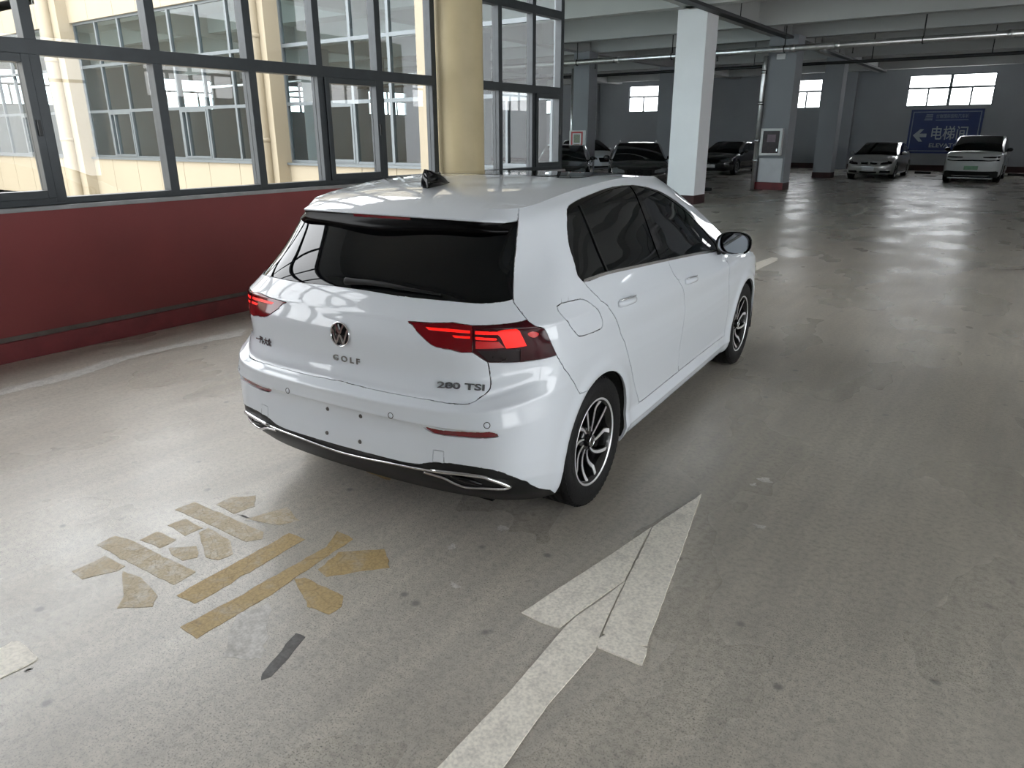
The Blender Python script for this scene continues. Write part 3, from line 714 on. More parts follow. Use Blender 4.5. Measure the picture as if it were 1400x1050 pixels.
# ------------------------------------------------------------------ cutting the skin into panels
def pip(poly, pts):
    x, y = pts[:, 0], pts[:, 1]; ins = np.zeros(len(pts), bool); n = len(poly)
    for i in range(n):
        x1, y1 = poly[i]; x2, y2 = poly[(i+1) % n]
        c = ((y1 > y) != (y2 > y)) & (x < (x2-x1)*(y-y1)/((y2-y1) if y2 != y1 else 1e-12)+x1)
        ins ^= c
    return ins

def smooth_line(pts, n=4, closed=False):
    P = np.array(pts, float); m = len(P); out = []
    for i in range(m if closed else m-1):
        if closed: p0, p1, p2, p3 = P[i-1], P[i], P[(i+1) % m], P[(i+2) % m]
        else: p0 = P[max(i-1, 0)]; p1 = P[i]; p2 = P[i+1]; p3 = P[min(i+2, m-1)]
        for k in range(n):
            t = k/n
            out.append(.5*((2*p1)+(-p0+p2)*t+(2*p0-5*p1+4*p2-p3)*t*t+(-p0+3*p1-3*p2+p3)*t**3))
    if not closed: out.append(P[-1])
    return np.array(out)

class Patch:
    """one grid of the skin; cut along outlines in its own (u, v) sheet, then split into panels"""
    def __init__(s, G, flip=False):
        s.G = G; s.N = grid_normals(G)*(-1 if flip else 1); s.flip = flip
        nv, nu = G.shape[:2]; s.nv, s.nu = nv, nu
        bm = s.bm = bmesh.new()
        V = [[bm.verts.new((j, i, 0)) for j in range(nu)] for i in range(nv)]
        s.cell = {}
        for i in range(nv-1):
            for j in range(nu-1):
                s.cell[(i, j)] = [bm.faces.new((V[i][j], V[i][j+1], V[i+1][j+1], V[i+1][j]))]
    def uv(s, P):
        out = []
        for p in np.atleast_2d(P):
            d = ((s.G-p)**2).sum(-1); i, j = np.unravel_index(d.argmin(), d.shape); v, u = float(i), float(j)
            for _ in range(6):
                q = grid_eval(s.G, np.array([v]), np.array([u]))[0]
                e = .3
                gu = (grid_eval(s.G, np.array([v]), np.array([min(u+e, s.nu-1)]))[0]-grid_eval(s.G, np.array([v]), np.array([max(u-e, 0)]))[0])/(min(u+e, s.nu-1)-max(u-e, 0))
                gv = (grid_eval(s.G, np.array([min(v+e, s.nv-1)]), np.array([u]))[0]-grid_eval(s.G, np.array([max(v-e, 0)]), np.array([u]))[0])/(min(v+e, s.nv-1)-max(v-e, 0))
                J = np.stack([gu, gv], 1); dlt = np.linalg.lstsq(J, p-q, rcond=None)[0]
                dlt = np.clip(dlt, -1.5, 1.5); u = min(max(u+dlt[0], 0), s.nu-1); v = min(max(v+dlt[1], 0), s.nv-1)
            out.append((u, v))
        return np.array(out)
    def pos(s, uv): uv = np.atleast_2d(uv); return grid_eval(s.G, uv[:, 1], uv[:, 0])
    def nrm(s, uv):
        uv = np.atleast_2d(uv); n = grid_eval(s.N, uv[:, 1], uv[:, 0]); return n/np.maximum(np.linalg.norm(n, axis=1, keepdims=True), 1e-9)
    def cut(s, line, closed=False):
        """line: (u, v) points"""
        L = list(map(tuple, line)); L = L+[L[0]] if closed else L
        for (a, b) in zip(L[:-1], L[1:]):
            dx, dy = b[0]-a[0], b[1]-a[1]; ln = math.hypot(dx, dy)
            if ln < 1e-6: continue
            no = (-dy/ln, dx/ln, 0)
            i0, i1 = int(min(a[1], b[1])-.01), int(max(a[1], b[1])+.01); j0, j1 = int(min(a[0], b[0])-.01), int(max(a[0], b[0])+.01)
            for i in range(max(i0, 0), min(i1, s.nv-2)+1):
                for j in range(max(j0, 0), min(j1, s.nu-2)+1):
                    sd = [no[0]*(j+e-a[0])+no[1]*(i+g-a[1]) for e in (0, 1) for g in (0, 1)]
                    if min(sd) > -1e-7 or max(sd) < 1e-7: continue
                    fs = s.cell[(i, j)]
                    geom = set(fs)
                    for f in fs: geom.update(f.edges); geom.update(f.verts)
                    r = bmesh.ops.bisect_plane(s.bm, geom=list(geom), dist=2e-3, plane_co=(a[0], a[1], 0), plane_no=no)
                    s.cell[(i, j)] = [f for f in r['geom'] if isinstance(f, bmesh.types.BMFace)]
    def outline(s, pts3, closed=True, n=0):
        P = smooth_line(pts3, n, closed) if n else np.array(pts3, float)
        uv = s.uv(P); s.cut(uv, closed); return uv
    def finish(s):
        s.bm.verts.index_update(); s.bm.faces.ensure_lookup_table()
        s.VUV = np.array([(v.co.x, v.co.y) for v in s.bm.verts])
        s.VP = s.pos(s.VUV); s.VN = s.nrm(s.VUV)
        s.F = [tuple(v.index for v in f.verts) for f in s.bm.faces]
        s.FC = np.array([(f.calc_center_median().x, f.calc_center_median().y) for f in s.bm.faces])
        s.FP = s.pos(s.FC); s.part = np.array(['']*len(s.F), dtype=object); s.bm.free()
    def assign(s, name, mask, over=False):
        m = mask if over else mask & (s.part == '')
        s.part[m] = name

def panel(name, pieces, material, parent, mirror=0, gap=.0024, depth=.014, offset=0., rim=True):
    """pieces: list of (patch, part name). mirror: 0 right only, 1 both halves joined, -1 left only"""
    V = []; N = []; F = []; key = {}
    for patch, pn in pieces:
        idx = np.where(patch.part == pn)[0]
        for sgn in ((1, -1) if mirror == 1 else (1,) if mirror == 0 else (-1,)):
            loc = {}
            for fi in idx:
                f = []
                for vi in patch.F[fi]:
                    k = loc.get(vi)
                    if k is None:
                        p = patch.VP[vi]*(sgn, 1, 1); n = patch.VN[vi]*(sgn, 1, 1)
                        kk = (round(p[0]*2e4), round(p[1]*2e4), round(p[2]*2e4))
                        k = key.get(kk)
                        if k is None: k = key[kk] = len(V); V.append(p); N.append(n)
                        else: N[k] = N[k]+n
                        loc[vi] = k
                    if not f or f[-1] != k: f.append(k)
                if f[0] == f[-1]: f = f[:-1]
                if len(set(f)) < 3 or len(set(f)) != len(f): continue
                if (sgn < 0) != patch.flip: f = f[::-1]
                F.append(f)
    V = np.array(V); N = np.array(N); N /= np.maximum(np.linalg.norm(N, axis=1, keepdims=True), 1e-9)
    cnt = {}
    for f in F:
        for a, b in zip(f, f[1:]+f[:1]): cnt[(a, b)] = cnt.get((a, b), 0)+1
    bnd = [(a, b) for (a, b) in cnt if (b, a) not in cnt]
    D = np.zeros_like(V)
    for a, b in bnd:
        e = V[b]-V[a]; l = np.linalg.norm(e)
        if l < 1e-7: continue
        for q in (a, b):
            d = np.cross(N[q], e/l); D[q] += d
    ln = np.linalg.norm(D, axis=1, keepdims=True); bi = ln[:, 0] > 1e-6
    V = V+np.where(ln > 1e-6, D/np.maximum(ln, 1e-6), 0)*gap
    V = V+N*offset
    LN = [tuple(N[i]) for f in F for i in f]
    FF = list(map(tuple, F)); VV = V.tolist()
    if rim:
        m = {}
        for a, b in bnd:
            for q in (a, b):
                if q not in m: m[q] = len(VV); VV.append(tuple(V[q]-N[q]*depth))
        for a, b in bnd:
            e = V[b]-V[a]; l = np.linalg.norm(e)
            if l < 1e-7: continue
            w = -np.cross(N[a], e/l); w = tuple(w/max(np.linalg.norm(w), 1e-9))
            FF.append((b, a, m[a], m[b])); LN += [w]*4
    me = bpy.data.meshes.new(name); me.from_pydata(VV, [], FF); me.update()
    me.polygons.foreach_set('use_smooth', [True]*len(FF))
    me.normals_split_custom_set(LN); me.update()
    return link(name, me, material, parent)

# outlines on the skin in car coordinates (m)
CUT = {
 'dlo': [(0.674, 0.054, 1.393), (0.702, -0.019, 1.341), (0.74, -0.076, 1.256), (0.772, -0.092, 1.192), (0.82, -0.091, 1.093), (0.825, 0.159, 1.089), (0.839, 0.444, 1.075), (0.848, 0.916, 1.046), (0.848, 1.367, 1.014), (0.832, 1.995, 0.959), (0.786, 1.882, 1.069), (0.746, 1.717, 1.176), (0.719, 1.489, 1.278), (0.7, 1.204, 1.369), (0.685, 1.004, 1.412), (0.669, 0.809, 1.437), (0.659, 0.565, 1.443), (0.663, 0.302, 1.424)],
 'rdoor': [(0.82, -0.091, 1.093), (0.846, -0.038, 1.035), (0.876, 0.069, 0.949), (0.885, 0.187, 0.822), (0.887, 0.314, 0.653), (0.876, 0.42, 0.507), (0.861, 0.564, 0.335), (0.863, 0.625, 0.32)],
 'fdoor': [(0.849, 0.902, 1.044), (0.865, 0.941, 0.98), (0.888, 1.074, 0.867), (0.884, 1.152, 0.745), (0.883, 1.15, 0.614), (0.872, 1.149, 0.479), (0.861, 1.202, 0.335)],
 'fuel': [(0.817, -0.324, 1.028), (0.836, -0.21, 1.033), (0.848, -0.135, 1.024), (0.868, -0.065, 0.981), (0.879, -0.024, 0.935), (0.886, -0.019, 0.888), (0.887, -0.065, 0.879), (0.884, -0.22, 0.888), (0.879, -0.267, 0.91), (0.86, -0.32, 0.975)],
 'lightO': [(0.62, -0.649, 0.993), (0.722, -0.578, 0.997), (0.775, -0.495, 1.004), (0.813, -0.48, 0.976), (0.861, -0.405, 0.848), (0.819, -0.486, 0.844), (0.773, -0.54, 0.842), (0.678, -0.631, 0.85), (0.63, -0.667, 0.893)],
 'lightI': [(0.351, -0.699, 0.98), (0.361, -0.697, 0.986), (0.452, -0.688, 0.99), (0.62, -0.649, 0.993), (0.63, -0.667, 0.893), (0.546, -0.699, 0.9), (0.489, -0.709, 0.903), (0.441, -0.71, 0.923)],
 'tg': [(0.601, -0.272, 1.358), (0.63, -0.338, 1.249), (0.662, -0.409, 1.149), (0.7, -0.476, 1.076), (0.721, -0.489, 1.052), (0.775, -0.495, 1.004)],
 'tg2': [(0.678, -0.631, 0.85), (0.683, -0.625, 0.804), (0.691, -0.632, 0.762), (0.689, -0.645, 0.738), (0.662, -0.672, 0.711), (0.632, -0.705, 0.691), (0.56, -0.727, 0.687), (0.441, -0.739, 0.686), (0.298, -0.748, 0.684), (0.142, -0.751, 0.685), (0.004, -0.749, 0.689)],
 'rglass': [(0.704, -0.483, 1.069), (0.663, -0.536, 1.068), (0.57, -0.604, 1.07), (0.322, -0.656, 1.075), (0.095, -0.662, 1.084)],
 'bumpseam': [(0.861, -0.405, 0.848), (0.882, -0.351, 0.768), (0.888, -0.277, 0.684), (0.892, -0.239, 0.637)],
 'refl': [(0.445, -0.751, 0.571), (0.514, -0.744, 0.568), (0.643, -0.725, 0.58), (0.724, -0.701, 0.589), (0.754, -0.679, 0.569), (0.699, -0.705, 0.56), (0.578, -0.735, 0.553), (0.485, -0.746, 0.549)],
 'sensR': [(0.727, -0.7, 0.617), (0.311, -0.784, 0.602)],
 'trimtop': [(0.84, -0.508, 0.29), (0.815, -0.606, 0.363), (0.775, -0.664, 0.406), (0.727, -0.698, 0.427), (0.658, -0.725, 0.434), (0.581, -0.744, 0.436), (0.483, -0.76, 0.424), (0.431, -0.767, 0.408), (0.358, -0.771, 0.398), (0.143, -0.779, 0.397), (0.004, -0.78, 0.396)],
 'tow': [(0.486, -0.758, 0.431), (0.487, -0.752, 0.478), (0.534, -0.746, 0.48), (0.536, -0.752, 0.431)],
 'barI1': [(0.429, -0.695, 0.973), (0.526, -0.681, 0.976), (0.615, -0.658, 0.974), (0.616, -0.66, 0.964), (0.54, -0.682, 0.965), (0.445, -0.696, 0.964)],
 'barI2': [(0.549, -0.684, 0.953), (0.617, -0.662, 0.953), (0.619, -0.664, 0.944), (0.56, -0.684, 0.945)],
 'barO1': [(0.634, -0.65, 0.973), (0.692, -0.618, 0.971), (0.709, -0.606, 0.97), (0.724, -0.594, 0.977), (0.761, -0.558, 0.978), (0.774, -0.541, 0.955), (0.79, -0.523, 0.906), (0.762, -0.557, 0.903), (0.735, -0.586, 0.903), (0.718, -0.6, 0.949), (0.71, -0.606, 0.959), (0.635, -0.652, 0.961)],
 'barO2': [(0.637, -0.654, 0.951), (0.704, -0.612, 0.945), (0.708, -0.609, 0.939), (0.703, -0.614, 0.937), (0.639, -0.655, 0.941)],
 'dimO': [(0.639, -0.656, 0.935), (0.712, -0.606, 0.932), (0.73, -0.59, 0.906), (0.641, -0.66, 0.906)],
 'smokeO': [(0.646, -0.658, 0.899), (0.773, -0.544, 0.897), (0.771, -0.543, 0.845), (0.68, -0.63, 0.853)],
 'oval': [(0.792, -0.517, 0.956), (0.803, -0.499, 0.96), (0.816, -0.478, 0.952), (0.817, -0.479, 0.942), (0.808, -0.496, 0.935), (0.795, -0.513, 0.944)],
 'chromeT': [(0.132, -0.768, 0.364), (0.263, -0.77, 0.375), (0.372, -0.767, 0.381), (0.475, -0.76, 0.389), (0.591, -0.744, 0.398), (0.693, -0.713, 0.396), (0.725, -0.695, 0.384), (0.757, -0.668, 0.362), (0.781, -0.636, 0.337)],
 'chromeB': [(0.781, -0.636, 0.337), (0.762, -0.65, 0.331), (0.688, -0.691, 0.334), (0.616, -0.709, 0.328), (0.566, -0.727, 0.341), (0.53, -0.741, 0.358), (0.48, -0.751, 0.366), (0.436, -0.757, 0.369)],
}

# ------------------------------------------------------------------ the white hatchback
def clip_half(poly, a, b):
    """keep the part of a (y, z) polygon left of the line a -> b"""
    out = []; n = len(poly)
    sd = lambda p: (b[0]-a[0])*(p[1]-a[1])-(b[1]-a[1])*(p[0]-a[0])
    for i in range(n):
        p, q = poly[i], poly[(i+1) % n]; sp, sq = sd(p), sd(q)
        if sp >= 0: out.append(tuple(p))
        if sp*sq < 0:
            t = sp/(sp-sq); out.append((p[0]+(q[0]-p[0])*t, p[1]+(q[1]-p[1])*t))
    return out

def text_mesh(body, size, depth, bold=0.):
    cu = bpy.data.curves.new('lettering', 'FONT'); cu.body = body; cu.size = size; cu.extrude = depth; cu.align_x = 'CENTER'; cu.align_y = 'CENTER'
    cu.offset = bold; cu.resolution_u = 3
    o = bpy.data.objects.new('lettering', cu); COL.objects.link(o)
    dg = bpy.context.evaluated_depsgraph_get(); me = bpy.data.meshes.new_from_object(o.evaluated_get(dg))
    bpy.data.objects.remove(o, do_unlink=True); me.materials.clear()
    return me

def frame_on(patch, P, up=(0, 0, 1), mirror=False):
    """matrix whose local z leaves the skin, local y runs up"""
    uv = patch.uv(P); p = patch.pos(uv)[0]; n = patch.nrm(uv)[0]
    if mirror: p = p*(-1, 1, 1); n = n*(-1, 1, 1)
    z = Vector(n); x = Vector(up).cross(z).normalized(); y = z.cross(x)
    M = Matrix((x, y, z)).transposed().to_4x4(); M.translation = Vector(p)
    return M

def emblem(r, name, parent, M, t=.004):
    """round badge: dark disc, bright ring, V over W in bright strokes"""
    mb = MB(); mb.lathe([(0, t*.6), (r*.97, t*.6), (r*.97, 0)], 40)
    d = mb.build(name, MAT['gloss_black'], parent); d.matrix_basis = M
    ring = MB().lathe([(r*.91, t*.5), (r*.93, t*1.15), (r*.985, t*1.15), (r, t*.6), (r, 0), (r*.91, 0)], 40)
    k = r
    def stroke(a, b, w):
        a, b = Vector((a[0], a[1])), Vector((b[0], b[1])); dd = (b-a).normalized(); n = Vector((-dd.y, dd.x))*w
        ring.prism([tuple(a+n), tuple(a-n), tuple(b-n), tuple(b+n)], 0, t*1.1)
    w = .078*k
    for s in (-1, 1):
        stroke((s*.40*k, .80*k), (s*.045*k, .09*k), w)                 # V
        stroke((s*.80*k, .40*k), (s*.37*k, -.76*k), w)                 # W outer
        stroke((s*.37*k, -.76*k), (s*.045*k, -.06*k), w)               # W inner
    stroke((-.07*k, .07*k), (.07*k, .07*k), .03*k); stroke((-.07*k, -.04*k), (.07*k, -.04*k), .03*k)
    rg = ring.build('emblem_ring', MAT['chrome'], parent); rg.matrix_basis = M
    return d, rg

def tyre_prof(R0, w, rr):
    h = w/2; g = .007
    p = [(rr, -h+.012), (rr+.012, -h+.004), (rr+.045, -h-.003), (R0-.035, -h+.001), (R0-.014, -h+.009), (R0-.003, -h+.022)]
    for c in (-.055, -.018, .018, .055):
        p += [(R0, c-.007), (R0-g, c-.004), (R0-g, c+.004), (R0, c+.007)]
    p += [(R0-.003, h-.022), (R0-.014, h-.009), (R0-.035, h-.001), (rr+.045, h+.003), (rr+.012, h-.004), (rr, h-.012)]
    return p

def make_wheel(parent, pos, side, detail=True, R0=.317, rr=.208, w=.222, nsp=5, spoke_mat='machined', spin=0.):
    """pos = centre of the tyre; side +1 faces +x"""
    h = w/2; S = lambda prof: [(r, x*side) for r, x in prof]
    n = 64 if detail else 28
    ty = MB().lathe(S(tyre_prof(R0, w, rr)), n, 'X')
    if detail:                                                        # tread blocks cut by sipes: shallow ribs on the shoulders
        for s2 in (-1, 1):
            for k in range(60):
                a = 2*math.pi*k/60
                c, sn = math.cos(a), math.sin(a); e = .0022
                rows = []
                for x in (h-.03, h-.009):
                    rad = R0-.001 if x < h-.02 else R0-.012
                    rows.append([(x*s2*side, (rad-.004)*math.cos(a+q), (rad-.004)*math.sin(a+q)) for q in (-.028, .028)]+[(x*s2*side, (rad+.0025)*math.cos(a+q), (rad+.0025)*math.sin(a+q)) for q in (.024, -.024)])
                ty.loft(rows, closed=True, smooth=False, caps=True)
    wheel = ty.build('wheel', MAT['rubber'], parent, pos)
    MB().lathe(S([(rr+.002, -h+.01), (rr-.012, -h+.02), (rr-.022, -.03), (rr-.022, h-.05), (rr-.012, h-.016), (rr-.004, h-.010)]), n, 'X').build('rim_barrel', MAT['rim_black'], wheel)
    MB().lathe(S([(rr-.007, h-.013), (rr-.002, h-.007), (rr+.004, h-.007), (rr+.006, h-.011)]), n, 'X').build('rim_lip', MAT['machined'], wheel)
    if not detail:
        d = MB().lathe(S([(0, h-.03), (.06, h-.028), (.07, h-.04)]), 16, 'X')
        d.build('hub_cap', MAT['rim_black'], wheel)
        sp = MB()
        for k in range(nsp*2):
            a = 2*math.pi*k/(nsp*2)+spin; pl = []
            for r_, wd in ((.05, .016), (rr-.01, .020)):
                pl.append((r_, wd))
            q = [(math.cos(a)*r_-math.sin(a)*e, math.sin(a)*r_+math.cos(a)*e) for r_, e in ((.05, -.016), (rr-.008, -.019), (rr-.008, .019), (.05, .016))]
            sp.prism(q, min((h-.045)*side, (h-.026)*side), max((h-.045)*side, (h-.026)*side), 'X')
        sp.build('wheel_spokes', MAT[spoke_mat], wheel)
        MB().lathe(S([(0, h-.10), (rr-.03, h-.10)]), 20, 'X').build('brake_disc', MAT['arch_black'], wheel)
        return wheel
    MB().lathe(S([(.05, h-.085), (.062, h-.088), (.150, h-.088), (.150, h-.105), (.05, h-.105)]), 48, 'X').build('brake_disc', MAT['brake_metal'], wheel)
    MB().lathe(S([(0, h-.125), (rr-.022, h-.125)]), 48, 'X').build('wheel_backing', MAT['arch_black'], wheel)
    cap = MB().lathe(S([(0, h-.022), (.026, h-.022), (.030, h-.026), (.030, h-.06)]), 32, 'X').build('hub_cap', MAT['gloss_black'], wheel)
    MB().lathe(S([(.030, h-.050), (.066, h-.046), (.072, h-.056), (.072, h-.085)]), 32, 'X').build('hub', MAT['rim_black'], wheel)
    # hub emblem strokes
    em = MB().lathe(S([(.0235, h-.0225), (.0245, h-.0212), (.0275, h-.0212), (.0285, h-.0225)]), 32, 'X')
    for s in (-1, 1):
        for (a, b) in (((s*.010, .021), (s*.001, .003)), ((s*.021, .010), (s*.0095, -.020)), ((s*.0095, -.020), (s*.001, -.001))):
            a, b = Vector(a), Vector(b); dd = (b-a).normalized(); nn = Vector((-dd.y, dd.x))*.0017
            em.prism([tuple(q) for q in (a+nn, a-nn, b-nn, b+nn)], min((h-.0225)*side, (h-.0212)*side), max((h-.0225)*side, (h-.0212)*side), 'X')
    em.build('hub_emblem', MAT['chrome'], wheel)
    # ten swept blades in five pairs: dark body, bright machined face
    def blade(a0, sweep, hook, bm, fm, w0, w1):
        pts = []
        for t in np.linspace(0, 1, 9):
            r_ = .048+t*(rr-.012-.048)
            a = a0+sweep*(t**1.25)+(hook*max(0, (t-.72)/.28)**1.2)
            pts.append((r_, a, w0+(w1-w0)*t, h-.044+.024*t-.010*math.sin(math.pi*t)))
        for bmk, ex, zo0, zo1 in ((bm, .0065, -.034, -.0015), (fm, 0., -.001, .0008)):
            rows = []
            for i, (r_, a, wd, x) in enumerate(pts):
                i2 = min(i+1, len(pts)-1); i1 = max(i-1, 0)
                P = lambda k: Vector((pts[k][0]*math.cos(pts[k][1]), pts[k][0]*math.sin(pts[k][1])))
                d = (P(i2)-P(i1)).normalized(); nn = Vector((-d.y, d.x)); c = P(i); e = wd+ex*(1-.3*i/8)
                q0, q1 = c+nn*e, c-nn*e
                rows.append([((x+zo1)*side, q0.x, q0.y), ((x+zo1)*side, q1.x, q1.y), ((x+zo0)*side, q1.x, q1.y), ((x+zo0)*side, q0.x, q0.y)])
            bmk.loft(rows, closed=True, smooth=False, caps=True)
    for k in range(5):
        a0 = 2*math.pi*k/5+spin
        for (da, sw, hk, w1) in ((0., .50, .0, .0085), (.60, .62, -.26, .0105)):
            bb = MB(); ff = MB(); sd_ = -side
            blade(sd_*(a0+da) if side < 0 else a0+da, sw*(1 if side > 0 else -1)*1., hk*(1 if side > 0 else -1), bb, ff, .0035, w1)
            sp = bb.build('spoke', MAT['rim_black'], wheel)
            ff.build('spoke_face', MAT['machined'], wheel)
    return wheel

SKIN = build_skin()
def make_golf():
    root = empty('hatchback_car', (0, 0, 0), R(4.35))
    tag(root, 'white hatchback with red tail lamps lit and black alloy wheels beside the painted floor arrow', 'car')
    A = Patch(SKIN.A); B = Patch(SKIN.B); RF = Patch(SKIN.roof); WS = Patch(SKIN.wind, flip=True); HD = Patch(SKIN.hood)
    nu, nv = A.nu-1, A.nv-1
    # ---- cut lines
    def arch(y0, r=.350):
        return [(.885, y0+r*math.cos(t), .312+r*math.sin(t)) for t in np.linspace(math.pi*1.0, 0, 37)]
    def arch_uv(P, y0):
        a = P.uv(arch(y0)); e = P.uv([(.845, y0-.350, .26), (.84, y0-.345, .10), (.84, y0+.345, .10), (.845, y0+.350, .26)])
        e[1][1] = -.5; e[2][1] = -.5
        poly = np.concatenate([e[:2], e[1:2]*0+e[2:3], e[3:4], a[::-1]])
        poly = np.array([e[0], e[1], e[2], e[3]]+list(a[::-1])); P.cut(poly, True); return poly
    archA = arch_uv(A, 0.); archB = arch_uv(B, 2.631)
    C = {}
    for k in ('barI1', 'barI2', 'barO1', 'barO2', 'dimO', 'smokeO', 'tow'): C[k] = A.outline(CUT[k])
    C['oval'] = A.outline(CUT['oval'], n=3)
    C['lightO'] = A.outline(CUT['lightO']); C['lightI'] = A.outline(CUT['lightI'], n=2)
    C['fuel'] = A.outline(CUT['fuel'], n=3); C['refl'] = A.outline(CUT['refl'], n=2)
    dlo3 = smooth_line(CUT['dlo'], 3, True); C['dlo'] = A.uv(dlo3)
    dyz = [(p[1], p[2]) for p in dlo3]
    inner = [tuple(p) for p in inset(dyz, .014)]
    bot = lambda y: 1.095-.0655*(y+.09)
    D1a, D1b = (.132, 1.40), (.160, 1.06)
    def to3(poly):
        z2x = lambda y, z: np.interp(z, [.95, 1.06, 1.18, 1.30, 1.40, 1.45], [.85, .842, .79, .735, .683, .645])
        out = []
        n = len(poly)
        for i in range(n):
            p, q = np.array(poly[i]), np.array(poly[(i+1) % n]); m = max(1, int(np.linalg.norm(q-p)/.06))
            for k in range(m):
                r_ = p+(q-p)*k/m; out.append((z2x(*r_), r_[0], r_[1]))
        return out
    orient = (lambda P: P if sum(P[i][0]*P[(i+1) % len(P)][1]-P[(i+1) % len(P)][0]*P[i][1] for i in range(len(P))) > 0 else P[::-1])
    inner = orient(inner)
    wq = clip_half(inner, (D1b[0]-.010, D1b[1]), (D1a[0]-.010, D1a[1]))
    wr = clip_half(clip_half(inner, (D1a[0]+.010, D1a[1]), (D1b[0]+.010, D1b[1])), (.795, 1.05), (.755, 1.44))
    wf = clip_half(inner, (.845, 1.44), (.915, 1.03))
    wt = clip_half(wf, (1.885, 1.20), (1.93, .93)); wf = clip_half(wf, (1.915, .93), (1.868, 1.20))
    for k, w in (('wq', wq), ('wr', wr), ('wf', wf), ('wt', wt)):
        C[k] = A.uv(to3(w)); A.cut(C[k], True)
    A.cut(C['dlo'], True)
    bl = A.uv([(.66, .805, 1.45), (.70, .812, 1.40), (.76, .835, 1.26), (.82, .865, 1.13), (.85, .902, 1.03)]); A.cut(bl)
    # doors
    rs = smooth_line(CUT['rdoor'][:-1], 3); fs = smooth_line(CUT['fdoor'], 3)
    ff = smooth_line([(.84, 2.03, .955), (.855, 2.055, .90), (.889, 2.062, .81), (.886, 2.10, .65), (.872, 2.145, .48), (.861, 2.155, .335)], 3)
    belt = lambda a, b: [tuple(np.array(p)) for p in CUT['dlo'] if a < p[1] < b and p[2] < 1.1]
    rb = A.uv([(.861, y, .332) for y in np.linspace(.564, 1.202, 8)]); fb = A.uv([(.861, y, .333) for y in np.linspace(1.202, 2.155, 10)])
    urs, ufs, uff = A.uv(rs), A.uv(fs), A.uv(ff)
    rtop = A.uv([(.82, -.091, 1.093), (.825, .159, 1.089), (.839, .444, 1.075), (.849, .902, 1.044)])
    ftop = A.uv([(.849, .902, 1.044), (.848, 1.367, 1.014), (.832, 1.995, .959), (.84, 2.03, .955)])
    C['rdoor'] = np.concatenate([urs, rb[1:], ufs[::-1][1:], rtop[::-1][1:]])
    C['fdoor'] = np.concatenate([ufs, fb[1:], uff[::-1][1:], ftop[::-1][1:]])
    A.cut(C['rdoor'], True); A.cut(C['fdoor'], True)
    # rear window, tailgate, bumper
    seam = smooth_line([(.586, -.235, 1.40)]+CUT['tg'], 3); us = A.uv(seam); us[0][1] = nv
    k0 = int(np.argmin([abs(p[2]-1.076)+abs(p[1]+.476) for p in seam]))
    gl = A.uv(smooth_line([(.700, -.478, 1.075)]+CUT['rglass'][1:-1]+[(.10, -.662, 1.080), (0, -.662, 1.080)], 3)); gl[-1][0] = 0
    A.cut(us); A.cut(gl)
    C['rglass'] = np.concatenate([[(0, nv+1)], us[:k0+1]+[(0, 0)], gl]); C['rglass'][1][1] = nv+1
    t2 = A.uv(smooth_line(CUT['tg2'], 3)); t2[-1][0] = 0; A.cut(t2)
    lt = A.uv([CUT['lightO'][i] for i in (2, 1, 0, 8, 7)])
    C['tg'] = np.concatenate([[(0, nv+1)], us[:1]+[(0, 1)], us, lt[1:], t2[1:]])
    bs = A.uv(smooth_line(CUT['bumpseam'], 3)); A.cut(bs)
    ar = [p for p in archA[4:] if p[0] <= bs[-1][0]+30]
    lo = A.uv([CUT['lightO'][i] for i in (7, 6, 5, 4)])
    ea = A.uv([(.885, -.02, .60)])[0]
    C['bump'] = np.concatenate([t2[::-1], lo[1:], bs[1:], [ea, (ea[0], -1), (0, -1)]])
    tt = CUT['trimtop'][::-1]; tt[0] = (0, tt[0][1], tt[0][2])
    tr = A.uv(smooth_line(tt+[(.862, -.42, .235)], 2)); tr[0][0] = 0; A.cut(tr)
    C['trim'] = np.concatenate([tr, [(tr[-1][0]+4, -1), (0, -1)]])
    A.cut([tr[-1], (tr[-1][0]+4, -1)])
    sr = RF.uv(smooth_line([(.46, .60, 1.485), (.47, .9, 1.48), (.45, 1.22, 1.47), (.40, 1.30, 1.465), (.2, 1.37, 1.465), (0, 1.39, 1.465)], 3)); sr[-1][0] = RF.nu  # rear edge added below
    S1 = RF.uv([(0, .50, 1.487), (.2, .50, 1.487), (.40, .50, 1.484), (.455, .53, 1.482)])
    top = RF.nv-1
    poly = np.concatenate([S1, RF.uv([(.47, .62, 1.482), (.47, .9, 1.478), (.45, 1.2, 1.468), (.40, 1.29, 1.462), (.2, 1.36, 1.462), (0, 1.38, 1.462)])])
    poly[0][1] = top; poly[-1][1] = top; RF.cut(poly); C['sun'] = np.concatenate([poly, [(poly[-1][0], top+1), (poly[0][0], top+1)]])
    for P in (A, B, RF, WS, HD): P.finish()
    asg = lambda nm, poly, extra=None: A.assign(nm, pip(poly, A.FC) & (extra if extra is not None else True))
    side = A.FP[:, 0] > .5
    asg('void', archA)
    for k in ('barI1', 'barI2', 'barO1', 'barO2', 'dimO', 'smokeO', 'oval'): asg(k, C[k])
    asg('lightO', C['lightO']); asg('lightI', C['lightI']); asg('refl', C['refl']); asg('tow', C['tow'])
    for k in ('wq', 'wr', 'wf', 'wt'): asg(k, C[k])
    ind = pip(C['dlo'], A.FC)
    yb = np.interp(A.FP[:, 2], [1.03, 1.13, 1.26, 1.40, 1.45], [.902, .865, .835, .812, .805])
    A.assign('frame_r', ind & (A.FP[:, 1] < yb)); A.assign('frame_f', ind)
    asg('fuel', C['fuel']); asg('rdoor', C['rdoor']); asg('fdoor', C['fdoor'])
    asg('rglass', C['rglass'], (A.FP[:, 1] < .0) & (A.FC[:, 1] < nv-5)); asg('tg', C['tg'], A.FP[:, 1] < .0)
